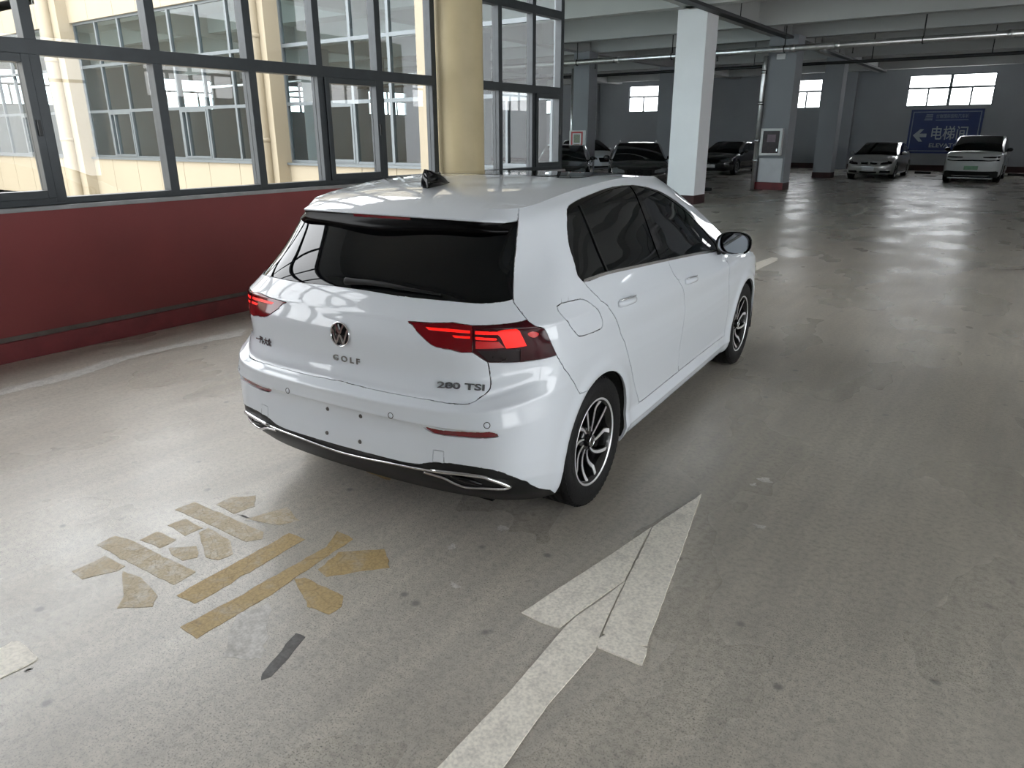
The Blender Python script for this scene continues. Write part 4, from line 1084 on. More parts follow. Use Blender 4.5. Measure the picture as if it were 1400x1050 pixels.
    asg('trim', C['trim']); asg('bump', C['bump'], (A.FP[:, 1] < .05) & (A.FP[:, 2] < .86))
    A.assign('fender', (A.FP[:, 1] > 2.03) & (A.FC[:, 1] < SKIN.i_belt)); A.assign('side', np.ones(len(A.F), bool))
    B.assign('void', pip(archB, B.FC))
    hl = (B.FP[:, 1] > 3.0) & (B.FP[:, 2] > .62) & (B.FP[:, 2] < .735) & (B.FP[:, 0] > .38)
    B.assign('head', hl)
    B.assign('grille', (B.FP[:, 1] > 3.2) & (B.FP[:, 2] > .26) & (B.FP[:, 2] < .42) & (B.FP[:, 0] < .62))
    B.assign('bump', (B.FP[:, 1] > 3.0)); B.assign('fender', np.ones(len(B.F), bool))
    RF.assign('sun', pip(C['sun'], RF.FC)); RF.assign('roof', np.ones(len(RF.F), bool))
    WS.assign('w', np.ones(len(WS.F), bool)); HD.assign('h', np.ones(len(HD.F), bool))
    m = MAT; wp = m['white_paint']
    # ---- panels
    panel('roof_panel', [(RF, 'roof')], wp, root, 1, gap=.0004)
    panel('sunroof', [(RF, 'sun')], m['tinted_glass'], root, 1, offset=.001)
    panel('windscreen', [(WS, 'w')], m['tinted_glass'], root, 1)
    panel('hood', [(HD, 'h')], wp, root, 1)
    panel('front_bumper', [(B, 'bump')], wp, root, 1)
    panel('front_grille', [(B, 'grille')], m['black_plastic'], root, 1)
    tg = panel('tailgate', [(A, 'tg')], wp, root, 1)
    panel('rear_window', [(A, 'rglass')], m['tinted_glass'], tg, 1, gap=.001, offset=-.002)
    bp_ = panel('rear_bumper', [(A, 'bump')], wp, root, 1)
    panel('bumper_trim', [(A, 'trim')], m['black_plastic'], bp_, 1, gap=.0005, offset=-.003)
    for s in (0, -1):
        sg = 1 if s == 0 else -1
        panel('side_panel', [(A, 'side')], wp, root, s)
        panel('front_fender', [(A, 'fender'), (B, 'fender')], wp, root, s)
        panel('headlight', [(B, 'head')], m['lens_smoke'], root, s)
        rd = panel('rear_door', [(A, 'rdoor')], wp, root, s); fd = panel('front_door', [(A, 'fdoor')], wp, root, s)
        panel('window_frame', [(A, 'frame_r')], m['gloss_black'], rd, s, gap=.0005); panel('window_frame', [(A, 'frame_f')], m['gloss_black'], fd, s, gap=.0005)
        panel('quarter_glass', [(A, 'wq')], m['tinted_glass'], rd, s, gap=.0, offset=-.003)
        panel('side_window', [(A, 'wr')], m['tinted_glass'], rd, s, gap=.0, offset=-.003)
        panel('side_window', [(A, 'wf')], m['tinted_glass'], fd, s, gap=.0, offset=-.003)
        panel('corner_glass', [(A, 'wt')], m['tinted_glass'], fd, s, gap=.0, offset=-.003)
        panel('fuel_flap', [(A, 'fuel')], wp, root, s) if s == 0 else panel('side_patch', [(A, 'fuel')], wp, root, s, gap=0, rim=False)
        lo_ = panel('tail_light', [(A, 'lightO')], m['lens_dark'], root, s, gap=.0012, offset=.002)
        panel('lamp_bar', [(A, 'barO1')], m['lamp_lit'], lo_, s, gap=0, offset=.001); panel('lamp_bar', [(A, 'barO2')], m['lamp_lit'], lo_, s, gap=0, offset=.001)
        panel('lamp_field', [(A, 'dimO')], m['lamp_dim'], lo_, s, gap=0, offset=.001); panel('reversing_lamp', [(A, 'smokeO')], m['lens_smoke'], lo_, s, gap=0, offset=.001)
        panel('side_marker', [(A, 'oval')], m['lamp_dim'], lo_, s, gap=0, offset=.001)
        li_ = panel('tailgate_light', [(A, 'lightI')], m['lens_red'], tg, s, gap=.0012, offset=.002)
        panel('lamp_bar', [(A, 'barI1')], m['lamp_lit'], tg, s, gap=0, offset=.001); panel('lamp_bar', [(A, 'barI2')], m['lamp_lit'], tg, s, gap=0, offset=.001)
        panel('bumper_reflector', [(A, 'refl')], m['reflector_red'], bp_, s, gap=.0, offset=-.006)
        panel('towing_cap' if s == 0 else 'bumper_patch', [(A, 'tow')], wp, bp_, s, gap=.0006 if s == 0 else 0, rim=s == 0)
        # belt strip
        P = A.pos(A.uv(smooth_line([(.82, -.085, 1.091), (.825, .159, 1.087), (.839, .444, 1.073), (.848, .916, 1.044)], 6))); Nn = A.nrm(A.uv(P))
        strip = lambda P, Nn, a, b: MB().loft([[tuple((p+n*.004+np.array((0, 0, a)))*(sg, 1, 1)), tuple((p+n*.004+np.array((0, 0, b)))*(sg, 1, 1)), tuple((p-n*.004+np.array((0, 0, b)))*(sg, 1, 1)), tuple((p-n*.004+np.array((0, 0, a)))*(sg, 1, 1))] for p, n in zip(P, Nn)], closed=True, smooth=False, caps=True)
        strip(P, Nn, -.005, .009).build('belt_strip', m['satin_silver'], rd)
        P = A.pos(A.uv(smooth_line([(.848, .925, 1.0435), (.848, 1.367, 1.012), (.832, 1.99, .957)], 8))); Nn = A.nrm(A.uv(P))
        strip(P, Nn, -.005, .009).build('belt_strip', m['satin_silver'], fd)
        # window divider
        q = A.pos(A.uv([(.684, .134, 1.385), (.735, .140, 1.29), (.79, .148, 1.18), (.826, .158, 1.095)])); qn = A.nrm(A.uv(q))
        MB().loft([[tuple((p+n*.003+np.array((0, d, 0)))*(sg, 1, 1)) for d in (-.006, .006)]+[tuple((p-n*.006+np.array((0, d, 0)))*(sg, 1, 1)) for d in (.006, -.006)] for p, n in zip(q, qn)], closed=True, smooth=False, caps=True).build('window_divider', m['black_plastic'], rd)
        # door handles: grip bar with a bright edge, standing off the door
        for dr, c in ((rd, (.877, .275, .940)), (fd, (.883, 1.228, .886))):
            M = frame_on(A, c, mirror=(sg < 0))
            M = M @ Matrix.Rotation(R(-3.0 if sg > 0 else 3.0), 4, 'Z')
            rows = []
            for t in np.linspace(-1, 1, 13):
                w = .017*(1-abs(t)**5*.45); hgt = .030*(1-t*t*.75)+.002
                rows.append([(t*.106, w*1.12*math.cos(a), .001+(hgt*max(0, math.sin(a))**.8)) for a in np.linspace(0, math.pi, 9)])
            hb = MB().loft(rows, smooth=True, caps=True).build('door_handle', wp, dr); hb.matrix_basis = M
            mb = MB().tube([(t*.094, .0172, .012+.013*(1-t*t)) for t in np.linspace(-1, 1, 9)], .0032, 6)
            o = mb.build('handle_edge', m['chrome'], dr); o.matrix_basis = M
            # scooped cup behind the grip
            cup = MB().lathe([(.030, .0), (.052, .0012), (.055, .0002)], 28)
            cupo = MB().lathe([(.0, .0006), (.036, .0008), (.040, .0003)], 28).build('handle_recess', wp, dr)
            cupo.matrix_basis = M @ Matrix.Translation((-.0 if sg > 0 else .0, .012, 0)) @ Matrix.Diagonal((1.75, .95, 1, 1))
        # door mirror
        mr = MB()
        cx, cyy, cz = .955, 1.87, 1.028
        rows = []
        for t in np.linspace(0, 1, 9):                                 # from the rear rim forward
            sc = (1-t**2.4*.80); yo = cyy-.04+.115*t
            rows.append([((cx+.012*t+(.105*sc)*math.copysign(abs(math.cos(a))**.75, math.cos(a))*(1 if math.cos(a) > 0 else 1.0))*sg, yo+.03*math.cos(a)*(1-t), cz+(.074*sc)*math.copysign(abs(math.sin(a))**.75, math.sin(a))+.012*math.cos(a)*-1*0) for a in np.linspace(0, 2*math.pi, 28, endpoint=False)])
        cap = MB().loft(rows[1:], closed=True).build('wing_mirror', wp, root)
        MB().loft(rows[:2], closed=True).build('mirror_rim', m['gloss_black'], cap)
        rim2 = [[(cx*sg+(p[0]-cx*sg)*k, p[1]+d, cz+(p[2]-cz)*k) for p in rows[0]] for k, d in ((1., 0.), (.90, -.003), (.86, .008))]
        MB().loft(rim2, closed=True).build('mirror_surround', m['gloss_black'], cap)
        MB().add([(cx*sg+(p[0]-cx*sg)*.875, cyy-.036+(p[0]*sg-cx)*-.10-(p[2]-cz)*.06, cz+(p[2]-cz)*.875) for p in rows[0]], [tuple(range(28))[::1]]).build('mirror_glass', m['mirror_glass'], cap)
        ft = [[((.842+a)*sg, 1.92+b*.5, .955+c) for a, b, c in ((0, -.10, -.015), (0, .10, -.015), (0, .10, .022), (0, -.10, .022))],
              [((.885+a)*sg, 1.90+b*.4, .968+c) for a, b, c in ((0, -.08, -.015), (0, .08, -.015), (.01, .08, .02), (.01, -.08, .02))],
              [((.935+a)*sg, 1.885+b*.35, .985+c) for a, b, c in ((0, -.07, -.02), (0, .07, -.02), (0, .07, .02), (0, -.07, .02))]]
        MB().loft(ft, closed=True, smooth=False, caps=True).build('mirror_foot', m['gloss_black'], cap)
        MB().tube([((cx-.07)*sg, cyy-.045, cz-.066), (cx*sg, cyy-.047, cz-.070), ((cx+.07)*sg, cyy-.030, cz-.060)], .006, 8).build('mirror_strip', wp, cap)
        # wheels, arch liners
        for y in (0., 2.631):
            make_wheel(root, (.760*sg, y, .317), sg, spin=.5 if y else .22)
            pr_ = [(-.355, -.30)]+[(.357*math.cos(t), .357*math.sin(t)) for t in np.linspace(math.pi, 0, 25)]+[(.355, -.30)]
            rows = [[(x*sg, y+a, .312+max(b, -.10)) for a, b in pr_] for x in (.862, .56)]
            lin = MB().loft(rows); lin.add([rows[1][i] for i in range(len(pr_))], [tuple(range(len(pr_)))])
            lin.build('arch_liner', m['arch_black'], root)
        # bright exhaust surround and blanked outlet
        cT = smooth_line(CUT['chromeT'][3:], 3); cB = smooth_line(CUT['chromeB'], 3)
        loop = list(cT)+list(cB[1:])
        uvl = A.uv(loop); P = A.pos(uvl); Nn = A.nrm(uvl)
        MB().tube([tuple((p+n*.002)*(sg, 1, 1)) for p, n in zip(P, Nn)], [.0085 if i < len(cT) else .007 for i in range(len(P))], 8, closed=False).build('exhaust_surround', m['satin_silver'], bp_)
        midl = [(np.array(a)+np.array(b))/2 for a, b in zip(smooth_line(CUT['chromeT'][4:8], 4)[::1][:10], smooth_line(CUT['chromeB'][::-1][2:6], 4)[:10])]
        uvm = A.uv(midl); Pm = A.pos(uvm)
        MB().tube([tuple(p*(sg, 1, 1)) for p in Pm], [.004+.010*math.sin(math.pi*(i+.5)/10) for i in range(10)], 8).build('exhaust_blank', m['gloss_black'], bp_)
        for c in CUT['sensR']:
            M = frame_on(A, (c[0]-.012, c[1], c[2]), mirror=(sg < 0))
            o = MB().lathe([(0, .0012), (.0098, .0012), (.0105, .0)], 20).build('parking_sensor', wp, bp_); o.matrix_basis = M
            o = MB().lathe([(.0105, .0004), (.0110, .0010), (.0132, .0010), (.0137, 0)], 24).build('sensor_ring', m['black_plastic'], bp_); o.matrix_basis = M
    # bright strip across the bumper
    cs = smooth_line([(x, y, z) for x, y, z in [(-p[0], p[1], p[2]) for p in CUT['chromeT'][3::-1]]+[(0, -.768, .358)]+CUT['chromeT'][:4]], 4)
    P = []
    for p in cs:
        uv = A.uv((abs(p[0]), p[1], p[2])); q = A.pos(uv)[0]+A.nrm(uv)[0]*.003; P.append((q[0]*(1 if p[0] >= 0 else -1), q[1], q[2]))
    MB().tube(P, .006, 8).build('bumper_strip', m['satin_silver'], bp_)
    for (x, z) in ((-.085, .548), (.108, .552), (-.085, .438), (.108, .438)):
        M = frame_on(A, (abs(x), -.76, z), mirror=x < 0)
        o = MB().lathe([(0, .001), (.0028, .001), (.0034, .004), (.0085, .003), (.0095, 0)], 16).build('plate_screw', m['brake_metal'], bp_); o.matrix_basis = M
    # badges
    M = frame_on(A, (0, -.73, .893)); emblem(.054, 'tailgate_badge', tg, M)
    def letters(body, c, w, h, bold=.0, name='model_lettering', mirror=False, sx=1.):
        me = text_mesh(body, 1., .0)
        co = np.array([v.co[:] for v in me.vertices]); bpy.data.meshes.remove(me)
        me = text_mesh(body, 1., .06, bold); sw = w/(co[:, 0].max()-co[:, 0].min()); sh = h/(co[:, 1].max()-co[:, 1].min())
        cxm, cym = (co[:, 0].max()+co[:, 0].min())/2, (co[:, 1].max()+co[:, 1].min())/2
        for v in me.vertices: v.co = ((v.co.x-cxm)*sw, (v.co.y-cym)*sh, v.co.z*.03+.001)
        o = link(name, me, m['badge_metal'], tg); o.matrix_basis = frame_on(A, (abs(c[0]), c[1], c[2]), mirror=c[0] < 0)
    letters('G O L F', (.022, -.728, .785), .150, .024, .03)
    letters('280 TSI', (.588, -.688, .752), .190, .024, .03)
    letters('一汽-大众', (-.520, -.70, .785), .130, .034, .03)
    # spoiler: white lid running out from the roof, black lower body and side blades under it
    cloud = np.concatenate([SKIN.roof.reshape(-1, 3), SKIN.A[SKIN.A.shape[0]-9:, :8*NSU].reshape(-1, 3)])
    def roof_z(x, y):
        d = (cloud[:, 0]-abs(x))**2+(cloud[:, 1]-y)**2; k = np.argsort(d)[:6]; w = 1/(d[k]+2e-5); return float((cloud[k, 2]*w).sum()/w.sum())
    def trail(ax):
        if ax <= .49: return -.432+.030*(ax/.49)**2, 1.368-.004*(ax/.49)**2
        t = (ax-.49)/.105; return -.402+.125*t**1.15, 1.364-.012*t
    q = SKIN.A[SKIN.i_belt:, :6*NSU].reshape(-1, 3); xq = np.linspace(0, .58, 25)
    yq = [float(q[((q[:, 0]-x)**2+(q[:, 2]-1.292-.016*(x/.6)**2)**2).argmin(), 1]) for x in xq]; ylp = np.polyfit(xq**2, yq, 3)
    rows = []; low_ = []
    for x in np.linspace(-.592, .592, 75):
        ax = abs(x); yt, zt = trail(ax); ys = max(-.225+.045*(ax/.59)**6, yt+.03); z0 = roof_z(x, ys)
        r = []
        for t in np.linspace(0, 1, 12):
            r.append((x, ys+(yt-ys)*t, z0+.0018+(zt-z0-.0018)*t+.024*t*(1-t)*(1-.5*(ax/.59)**4)))
        r += [(x, yt-.0035, zt-.003), (x, yt-.003, zt-.009), (x, yt+.02, zt-.013)]
        rows.append(r)
        zl = 1.292+.016*(ax/.6)**2; yl = float(np.polyval(ylp, ax*ax))-.006
        yl = min(yl, yt+.02)
        low_.append([(x, yt+.002, zt-.008), (x, yt+.004, zt-.022), (x, (yt+yl)/2, (zt+zl)/2-.004), (x, yl, zl), (x, yl+.05, zl+.012)])
    MB().loft(rows).build('roof_spoiler', wp, tg)
    MB().loft(low_).build('spoiler_blade', m['blade_black'], tg)
    ytr = lambda x: trail(abs(x))[0]; ztr = lambda x: trail(abs(x))[1]
    MB().loft([[(x, ytr(x)+.001, ztr(x)-.011), (x, ytr(x)+.002, ztr(x)-.021), (x, ytr(x)+.02, ztr(x)-.021), (x, ytr(x)+.02, ztr(x)-.011)] for x in np.linspace(-.16, .16, 13)], closed=True, smooth=False, caps=True).build('high_brake_light', m['reflector_red'], tg)
    # rear wiper
    uvw = A.uv([(0, -.655, 1.098), (.03, -.655, 1.10), (.15, -.652, 1.105), (.30, -.645, 1.098), (.46, -.63, 1.092)]); Pw = A.pos(uvw); Nw = A.nrm(uvw)
    wps = [tuple(p+n*d) for p, n, d in zip(Pw, Nw, (.022, .022, .02, .016, .010))]
    wp_o = MB().tube(smooth_line(wps, 4), [.016, .016, .016, .015, .014, .013, .012, .012, .011, .011, .010, .010, .008, .007, .006, .005, .004], 8).build('rear_wiper', m['black_plastic'], tg)
    # shark-fin aerial
    fin = []
    for t in np.linspace(0, 1, 16):
        y = -.110+.185*t; up = (min(1, (t/.14))**.6)*(1-t)**.75*.082+.010*(1-t**6)
        wd = .036*math.sin(math.pi*(.10+.84*t))**.6; z0 = roof_z(0, y)
        fin.append([(wd*math.cos(a)*(1-.80*math.sin(a)**.5), y-.030*math.sin(a)**2*(1-t)**1.5, z0+up*math.sin(a)**1.3) for a in np.linspace(0, math.pi, 15)])
    MB().loft(fin, smooth=True, caps=True).build('roof_aerial', m['gloss_black'], root)
    MB().box(-.62, .62, -.52, 3.2, .175, .25).build('underbody', m['arch_black'], root)
    return root
golf = make_golf()

# ------------------------------------------------------------------ the other parked cars
mat('silver_paint', (.50, .51, .50), .28, metal=.55, coat=1., var=.03, vscale=.8)
mat('pearl_paint', (.62, .64, .64), .3, coat=1., var=.02, vscale=.8)
mat('black_paint', (.010, .010, .011), .2, coat=1., var=.1, vscale=.8)
mat('lamp_glass', (.09, .095, .10), .08, coat=1., var=.3, vscale=10)
mat('plate_white', (.62, .64, .66), .4, var=.05, vscale=30)
mat('plate_green', (.22, .40, .26), .4, var=.15, vscale=12)

def smoothstep(a, b, t): u = np.clip((t-a)/(b-a), 0, 1); return u*u*(3-2*u)

def parked_car(name, label, paint, loc, rz, L=1., W=1., H=1., hood=0., tum=0., front='coupe', plate='plate_white', rails=False, trunk=False, wb=2.631, wr=.317):
    """same skin net, reshaped: L, W, H scale it, hood lifts the nose, tum widens the roof, trunk draws the tail out into a boot"""
    root = empty(name, loc, rz); tag(root, label, 'car', 'cars parked in the hall')
    def warp(P):
        P = np.array(P, float); x, y, z = P[..., 0], P[..., 1], P[..., 2]
        up = smoothstep(.95, 1.46, z); nose = smoothstep(2.3, 3.3, y)*smoothstep(.3, .75, z)
        X = x*W*(1+tum*up); Z = z*H+hood*nose; Y = y*L
        if trunk:
            tail = smoothstep(.5, -.75, y); Y = Y-.42*tail*smoothstep(1.25, .95, z)
        return np.stack([X, Y, Z], -1)
    st = 2
    A = Patch(warp(SKIN.A)[::st, ::st]); B = Patch(warp(SKIN.B)[::st, ::st]); RF = Patch(warp(SKIN.roof)[::st, ::st]); WS = Patch(warp(SKIN.wind)[::st, ::st], flip=True); HD = Patch(warp(SKIN.hood)[::st, ::st])
    m = MAT; pm = m[paint]
    def arch(P, y0):
        c = [(.885*W, (y0+.35*math.cos(t))*L, wr+.35*math.sin(t)) for t in np.linspace(math.pi, 0, 21)]
        a = P.uv(c); e = P.uv([(.845*W, (y0-.35)*L, .26*H), (.845*W, (y0+.35)*L, .26*H)])
        poly = np.array([e[0], (e[0][0], -1), (e[1][0], -1), e[1]]+list(a[::-1])); P.cut(poly, True); return poly
    aA, aB = arch(A, 0.), arch(B, 2.631)
    dl = A.outline(warp(CUT['dlo'])); 
    yb = [(.70, .79, 1.44), (.84, .86, 1.04), (.85, .90, 1.03), (.70, .85, 1.44)]
    bp_ = A.outline(warp(yb))
    def fz(pts): return B.outline([(x*W, 3.42*L if x < .6 else 3.2*L, z) for x, z in pts])
    zt = .735*H+hood                                                   # nose top
    F = {}
    if front == 'coupe':
        F['headlight'] = [fz([(.40, zt-.115), (.80, zt-.075), (.80, zt-.02), (.62, zt-.01), (.42, zt-.045)])]
        F['grille'] = [fz([(.035, zt-.135), (.27, zt-.125), (.31, zt-.03), (.045, zt-.025)])]
        F['air_intake'] = [fz([(-.01, .24*H), (.30, .24*H), (.30, .34*H), (-.01, .34*H)]), fz([(.40, .26*H), (.74, .28*H), (.74, .36*H), (.42, .36*H)])]
        pz = .43*H
    elif front == 'mpv':
        F['headlight'] = [fz([(.30, zt-.10), (.82, zt-.085), (.82, zt-.045), (.30, zt-.065)])]
        F['grille'] = [fz([(-.01, zt-.225), (.28, zt-.225), (.80, zt-.20), (.80, zt-.155), (.28, zt-.175), (-.01, zt-.175)])]
        F['air_intake'] = [fz([(-.01, .215*H), (.74, .215*H), (.80, .30*H), (.72, .38*H), (-.01, .38*H)])]
        pz = .475*H
    else:
        F['headlight'] = [fz([(.42, zt-.13), (.80, zt-.09), (.80, zt-.02), (.60, zt-.02), (.44, zt-.05)])]
        F['grille'] = [fz([(-.01, zt-.24), (.30, zt-.24), (.36, zt-.03), (-.01, zt-.03)])]
        F['air_intake'] = [fz([(-.01, .24*H), (.60, .26*H), (.62, .34*H), (-.01, .34*H)])]
        pz = .40*H
    for P in (A, B, RF, WS, HD): P.finish()
    A.assign('void', pip(aA, A.FC)); B.assign('void', pip(aB, B.FC))
    A.assign('post', pip(bp_, A.FC) & pip(dl, A.FC)); ind = pip(dl, A.FC)
    A.assign('wr', ind & (A.FP[:, 1] < .86*L)); A.assign('wf', ind); 
    rg = (A.FC[:, 1]*st > SKIN.i_belt) & (A.FC[:, 0]*st < 4.3*NSU) & (A.FC[:, 1]*st < SKIN.A.shape[0]-4)
    A.assign('rg', rg); A.assign('b', np.ones(len(A.F), bool))
    for k, L_ in F.items():
        for poly in L_: B.assign(k, pip(poly, B.FC) & (B.FP[:, 1] > 2.95*L))
    B.assign('b', np.ones(len(B.F), bool))
    for P, n in ((RF, 'r'), (WS, 'w'), (HD, 'h')): P.assign(n, np.ones(len(P.F), bool))
    kw = dict(depth=.012, gap=.0015)
    panel('body_shell', [(A, 'b'), (B, 'b')], pm, root, 1, **kw)
    panel('roof_panel', [(RF, 'r')], pm, root, 1, **kw); panel('hood', [(HD, 'h')], pm, root, 1, **kw)
    panel('windscreen', [(WS, 'w')], m['tinted_glass'], root, 1, **kw); panel('rear_window', [(A, 'rg')], m['tinted_glass'], root, 1, **kw)
    panel('grille', [(B, 'grille')], m['gloss_black'], root, 1, gap=0, offset=-.012); panel('air_intake', [(B, 'air_intake')], m['black_plastic'], root, 1, gap=0, offset=-.012)
    for s in (0, -1):
        sg = 1 if s == 0 else -1
        panel('side_window', [(A, 'wr')], m['tinted_glass'], root, s, **kw); panel('side_window', [(A, 'wf')], m['tinted_glass'], root, s, **kw)
        panel('door_post', [(A, 'post')], m['gloss_black'], root, s, **kw)
        panel('headlight', [(B, 'headlight')], m['lens_smoke' if front != 'sedan' else 'lamp_glass'], root, s, gap=0, offset=-.004)
        c = warp([(.955, 1.87, 1.03)])[0]
        rows = [[((c[0]+.10*q*math.cos(a))*sg, c[1]-.03+.11*t, c[2]+.07*q*math.sin(a)) for a in np.linspace(0, 2*math.pi, 14, endpoint=False)] for t, q in ((0, .92), (.25, 1.), (.6, .85), (1., .35))]
        mr = MB().loft(rows, closed=True, caps=True).build('wing_mirror', m['gloss_black'] if front == 'mpv' else pm, root)
        f0 = warp([(.842, 1.92, .965)])[0]
        MB().tube([(f0[0]*sg*.99, f0[1], f0[2]), ((c[0]-.05)*sg, c[1]+.02, c[2]-.03)], .022, 8).build('mirror_foot', m['gloss_black'], mr)
        for y in (0., 2.631):
            make_wheel(root, (.76*W*sg, y*L, wr), sg, detail=False, R0=wr, rr=wr*.66, spoke_mat='satin_silver')
            prf = [(.36*math.cos(t), .36*math.sin(t)) for t in np.linspace(math.pi, 0, 15)]
            rows = [[(x*sg, y*L+a*L, wr+b) for a, b in [(-.36, -.12)]+prf+[(.36, -.12)]] for x in (.86*W, .55*W)]
            lin = MB().loft(rows); lin.add(rows[1], [tuple(range(len(rows[1])))]); lin.build('arch_liner', m['arch_black'], root)
        if rails:
            P = warp([(.56, -.05, 1.44), (.565, .3, 1.47), (.56, .8, 1.485), (.55, 1.15, 1.475)])+np.array((0, 0, .035))
            MB().tube([tuple(p*(sg, 1, 1)) for p in smooth_line(P, 4)], .016, 8).build('roof_rail', m['satin_silver'], root)
        if front == 'coupe':
            q = [(.170+.145*math.cos(a), zt-.078+.062*math.sin(a)) for a in np.linspace(0, 2*math.pi, 20, endpoint=False)]
            uv = B.uv([(x*W, 3.4*L, z) for x, z in q]); Pq = B.pos(uv)
            MB().tube([tuple(p*(sg, 1, 1)) for p in Pq], .010, 6, closed=True).build('grille_surround', m['chrome'], root)
    uv = B.uv([(0, 3.5*L, pz)]); p0 = B.pos(uv)[0]
    pl = MB().box(-.22, .22, p0[1]-.004, p0[1]+.014, pz-.07, pz+.07, .004).build('number_plate', m[plate], root)
    MB().box(-.60*W, .60*W, -.55*L, 3.25*L, .17, .26).build('underbody', m['arch_black'], root)
    if front == 'mpv':
        MB().box(-.66*W, .66*W, 3.36*L, 3.46*L, .145, .19, .01).build('bumper_lip', m['satin_silver'], root)
        MB().box(-.80*W, .80*W, 3.05*L, 3.30*L, .19, .40, .02).build('lower_bumper', m['arch_black'], root)
    return root
PI = math.pi
def at_front(x, yax, L, rz):
    """root position so that the middle of the front axle stands at (x, yax)"""
    d = Matrix.Rotation(rz, 2) @ Vector((0, 2.631*L)); return (x-d.x, yax-d.y, 0)
parked_car('coupe_car', 'silver coupe with twin oval grilles parked beside the blue sign', 'silver_paint', at_front(-3.42, 30.35, 1.05, PI), PI, 1.05, 1.0, .925, hood=-.01)
parked_car('minivan_car', 'pearl white minivan with green plate parked in front of the blue sign', 'pearl_paint', at_front(.06, 29.95, 1.06, PI), PI, 1.06, 1.05, 1.10, hood=.16, tum=.10, front='mpv', plate='plate_green', wr=.34)
parked_car('sedan_car', 'dark sedan parked behind the white square column', 'black_paint', at_front(-9.75, 30.2, 1.07, PI), PI, 1.07, 1.0, .945, trunk=True, front='sedan')
parked_car('suv_car', 'black car with bright roof rails parked beside the white square column', 'black_paint', at_front(-7.85, 18.3, 1.06, PI+R(28)), PI+R(28), 1.06, 1.03, .985, hood=.02, front='sedan', rails=True)
parked_car('saloon_car', 'black saloon parked under the red framed notice', 'black_paint', at_front(-10.35, 17.9, 1.06, PI+R(28)), PI+R(28), 1.06, 1.0, .93, trunk=True, front='sedan')
parked_car('compact_car', 'white compact car parked by the wall beyond the two black cars', 'white_paint', at_front(-15.0, 28.7, .95, PI+R(55)), PI+R(55), .95, .97, 1.0, front='sedan')

# ------------------------------------------------------------------ pipes, notices, sign
mat('notice_white', (.72, .73, .73), .4, var=.05)
mat('notice_red', (.50, .05, .05), .45, var=.15, vscale=8)
mat('notice_print', (.30, .33, .24), .5, var=.5, vscale=30)
mat('notice_dark', (.035, .020, .022), .3, spec=.2, var=.35, vscale=9)
mat('sign_blue', (.003, .018, .125), .4, var=.12, vscale=2)
mat('sign_white', (.36, .40, .44), .5, var=.08, vscale=6)
mat('sign_pale', (.20, .24, .32), .5, var=.2, vscale=14)
mat('board_white', (.62, .63, .66), .5, var=.06, vscale=4)

# sprinkler main across the hall, hung from the slab
PY, PZ = 20.3, 4.0
pipe = MB().tube([(-32.5, PY, PZ), (13.8, PY, PZ)], .085, 14).build('sprinkler_pipe', MAT['steel_pipe'])
tag(pipe, 'silver sprinkler main hung across the hall below the beams', 'pipe')
for x in (-28, -24.2, -20.4, -16.6, -14.6, -11.3, -7.88, -4.44, -.92, 2.6, 6.0):
    h = MB(); h.tube([(x, PY, PZ+.08), (x, PY, H_SLAB)], .018, 6); h.tube([(x, PY+.098*math.cos(a), PZ+.098*math.sin(a)) for a in np.linspace(0, 2*PI, 16, endpoint=False)], .014, 6, closed=True)
    h.build('pipe_hanger', MAT['dark_steel'], pipe)
for x in (-9.8, -4.2, -3.0, 1.0, -13.0):
    MB().tube([(x-.07, PY, PZ), (x+.07, PY, PZ)], .105, 14).build('pipe_coupling', MAT['steel_pipe'], pipe)
for x in (-10.6, -6.4, -2.6):
    MB().tube([(x, PY, PZ-.05), (x, PY, PZ-.20)], .014, 6).lathe([(.0, PZ-.23), (.03, PZ-.22), (.012, PZ-.19)], 10, c=(x, PY, 0)).build('sprinkler_head', MAT['dark_steel'], pipe)
p2 = MB().tube([(-32.5, 24.0, 3.86), (13.8, 24.0, 3.86)], .05, 10).build('water_pipe', MAT['dark_steel']); tag(p2, 'thin dark pipe hung behind the silver sprinkler main', 'pipe')
for x in (-26, -19.5, -13, -9.2, -6.5, -2.8, .4, 6.5): MB().tube([(x, 24.0, 3.9), (x, 24.0, H_SLAB)], .014, 6).build('pipe_hanger', MAT['dark_steel'], p2)
tray = MB(); tray.box(-4.82, -4.60, 8.2, 37, 4.40, 4.42); tray.box(-4.83, -4.81, 8.2, 37, 4.40, 4.47); tray.box(-4.61, -4.59, 8.2, 37, 4.40, 4.47)
tag(tray.build('cable_tray', MAT['dark_steel']), 'dark cable tray running along the ceiling beam above the columns', 'cable tray')
for y in (10.1, 13.5, 17.2, 21, 24.5, 28, 32, 35.5):
    MB().tube([(-4.71, y, 4.42), (-4.71, y, H_SLAB)], .012, 6).build('tray_hanger', MAT['dark_steel'], bpy.data.objects['cable_tray'])

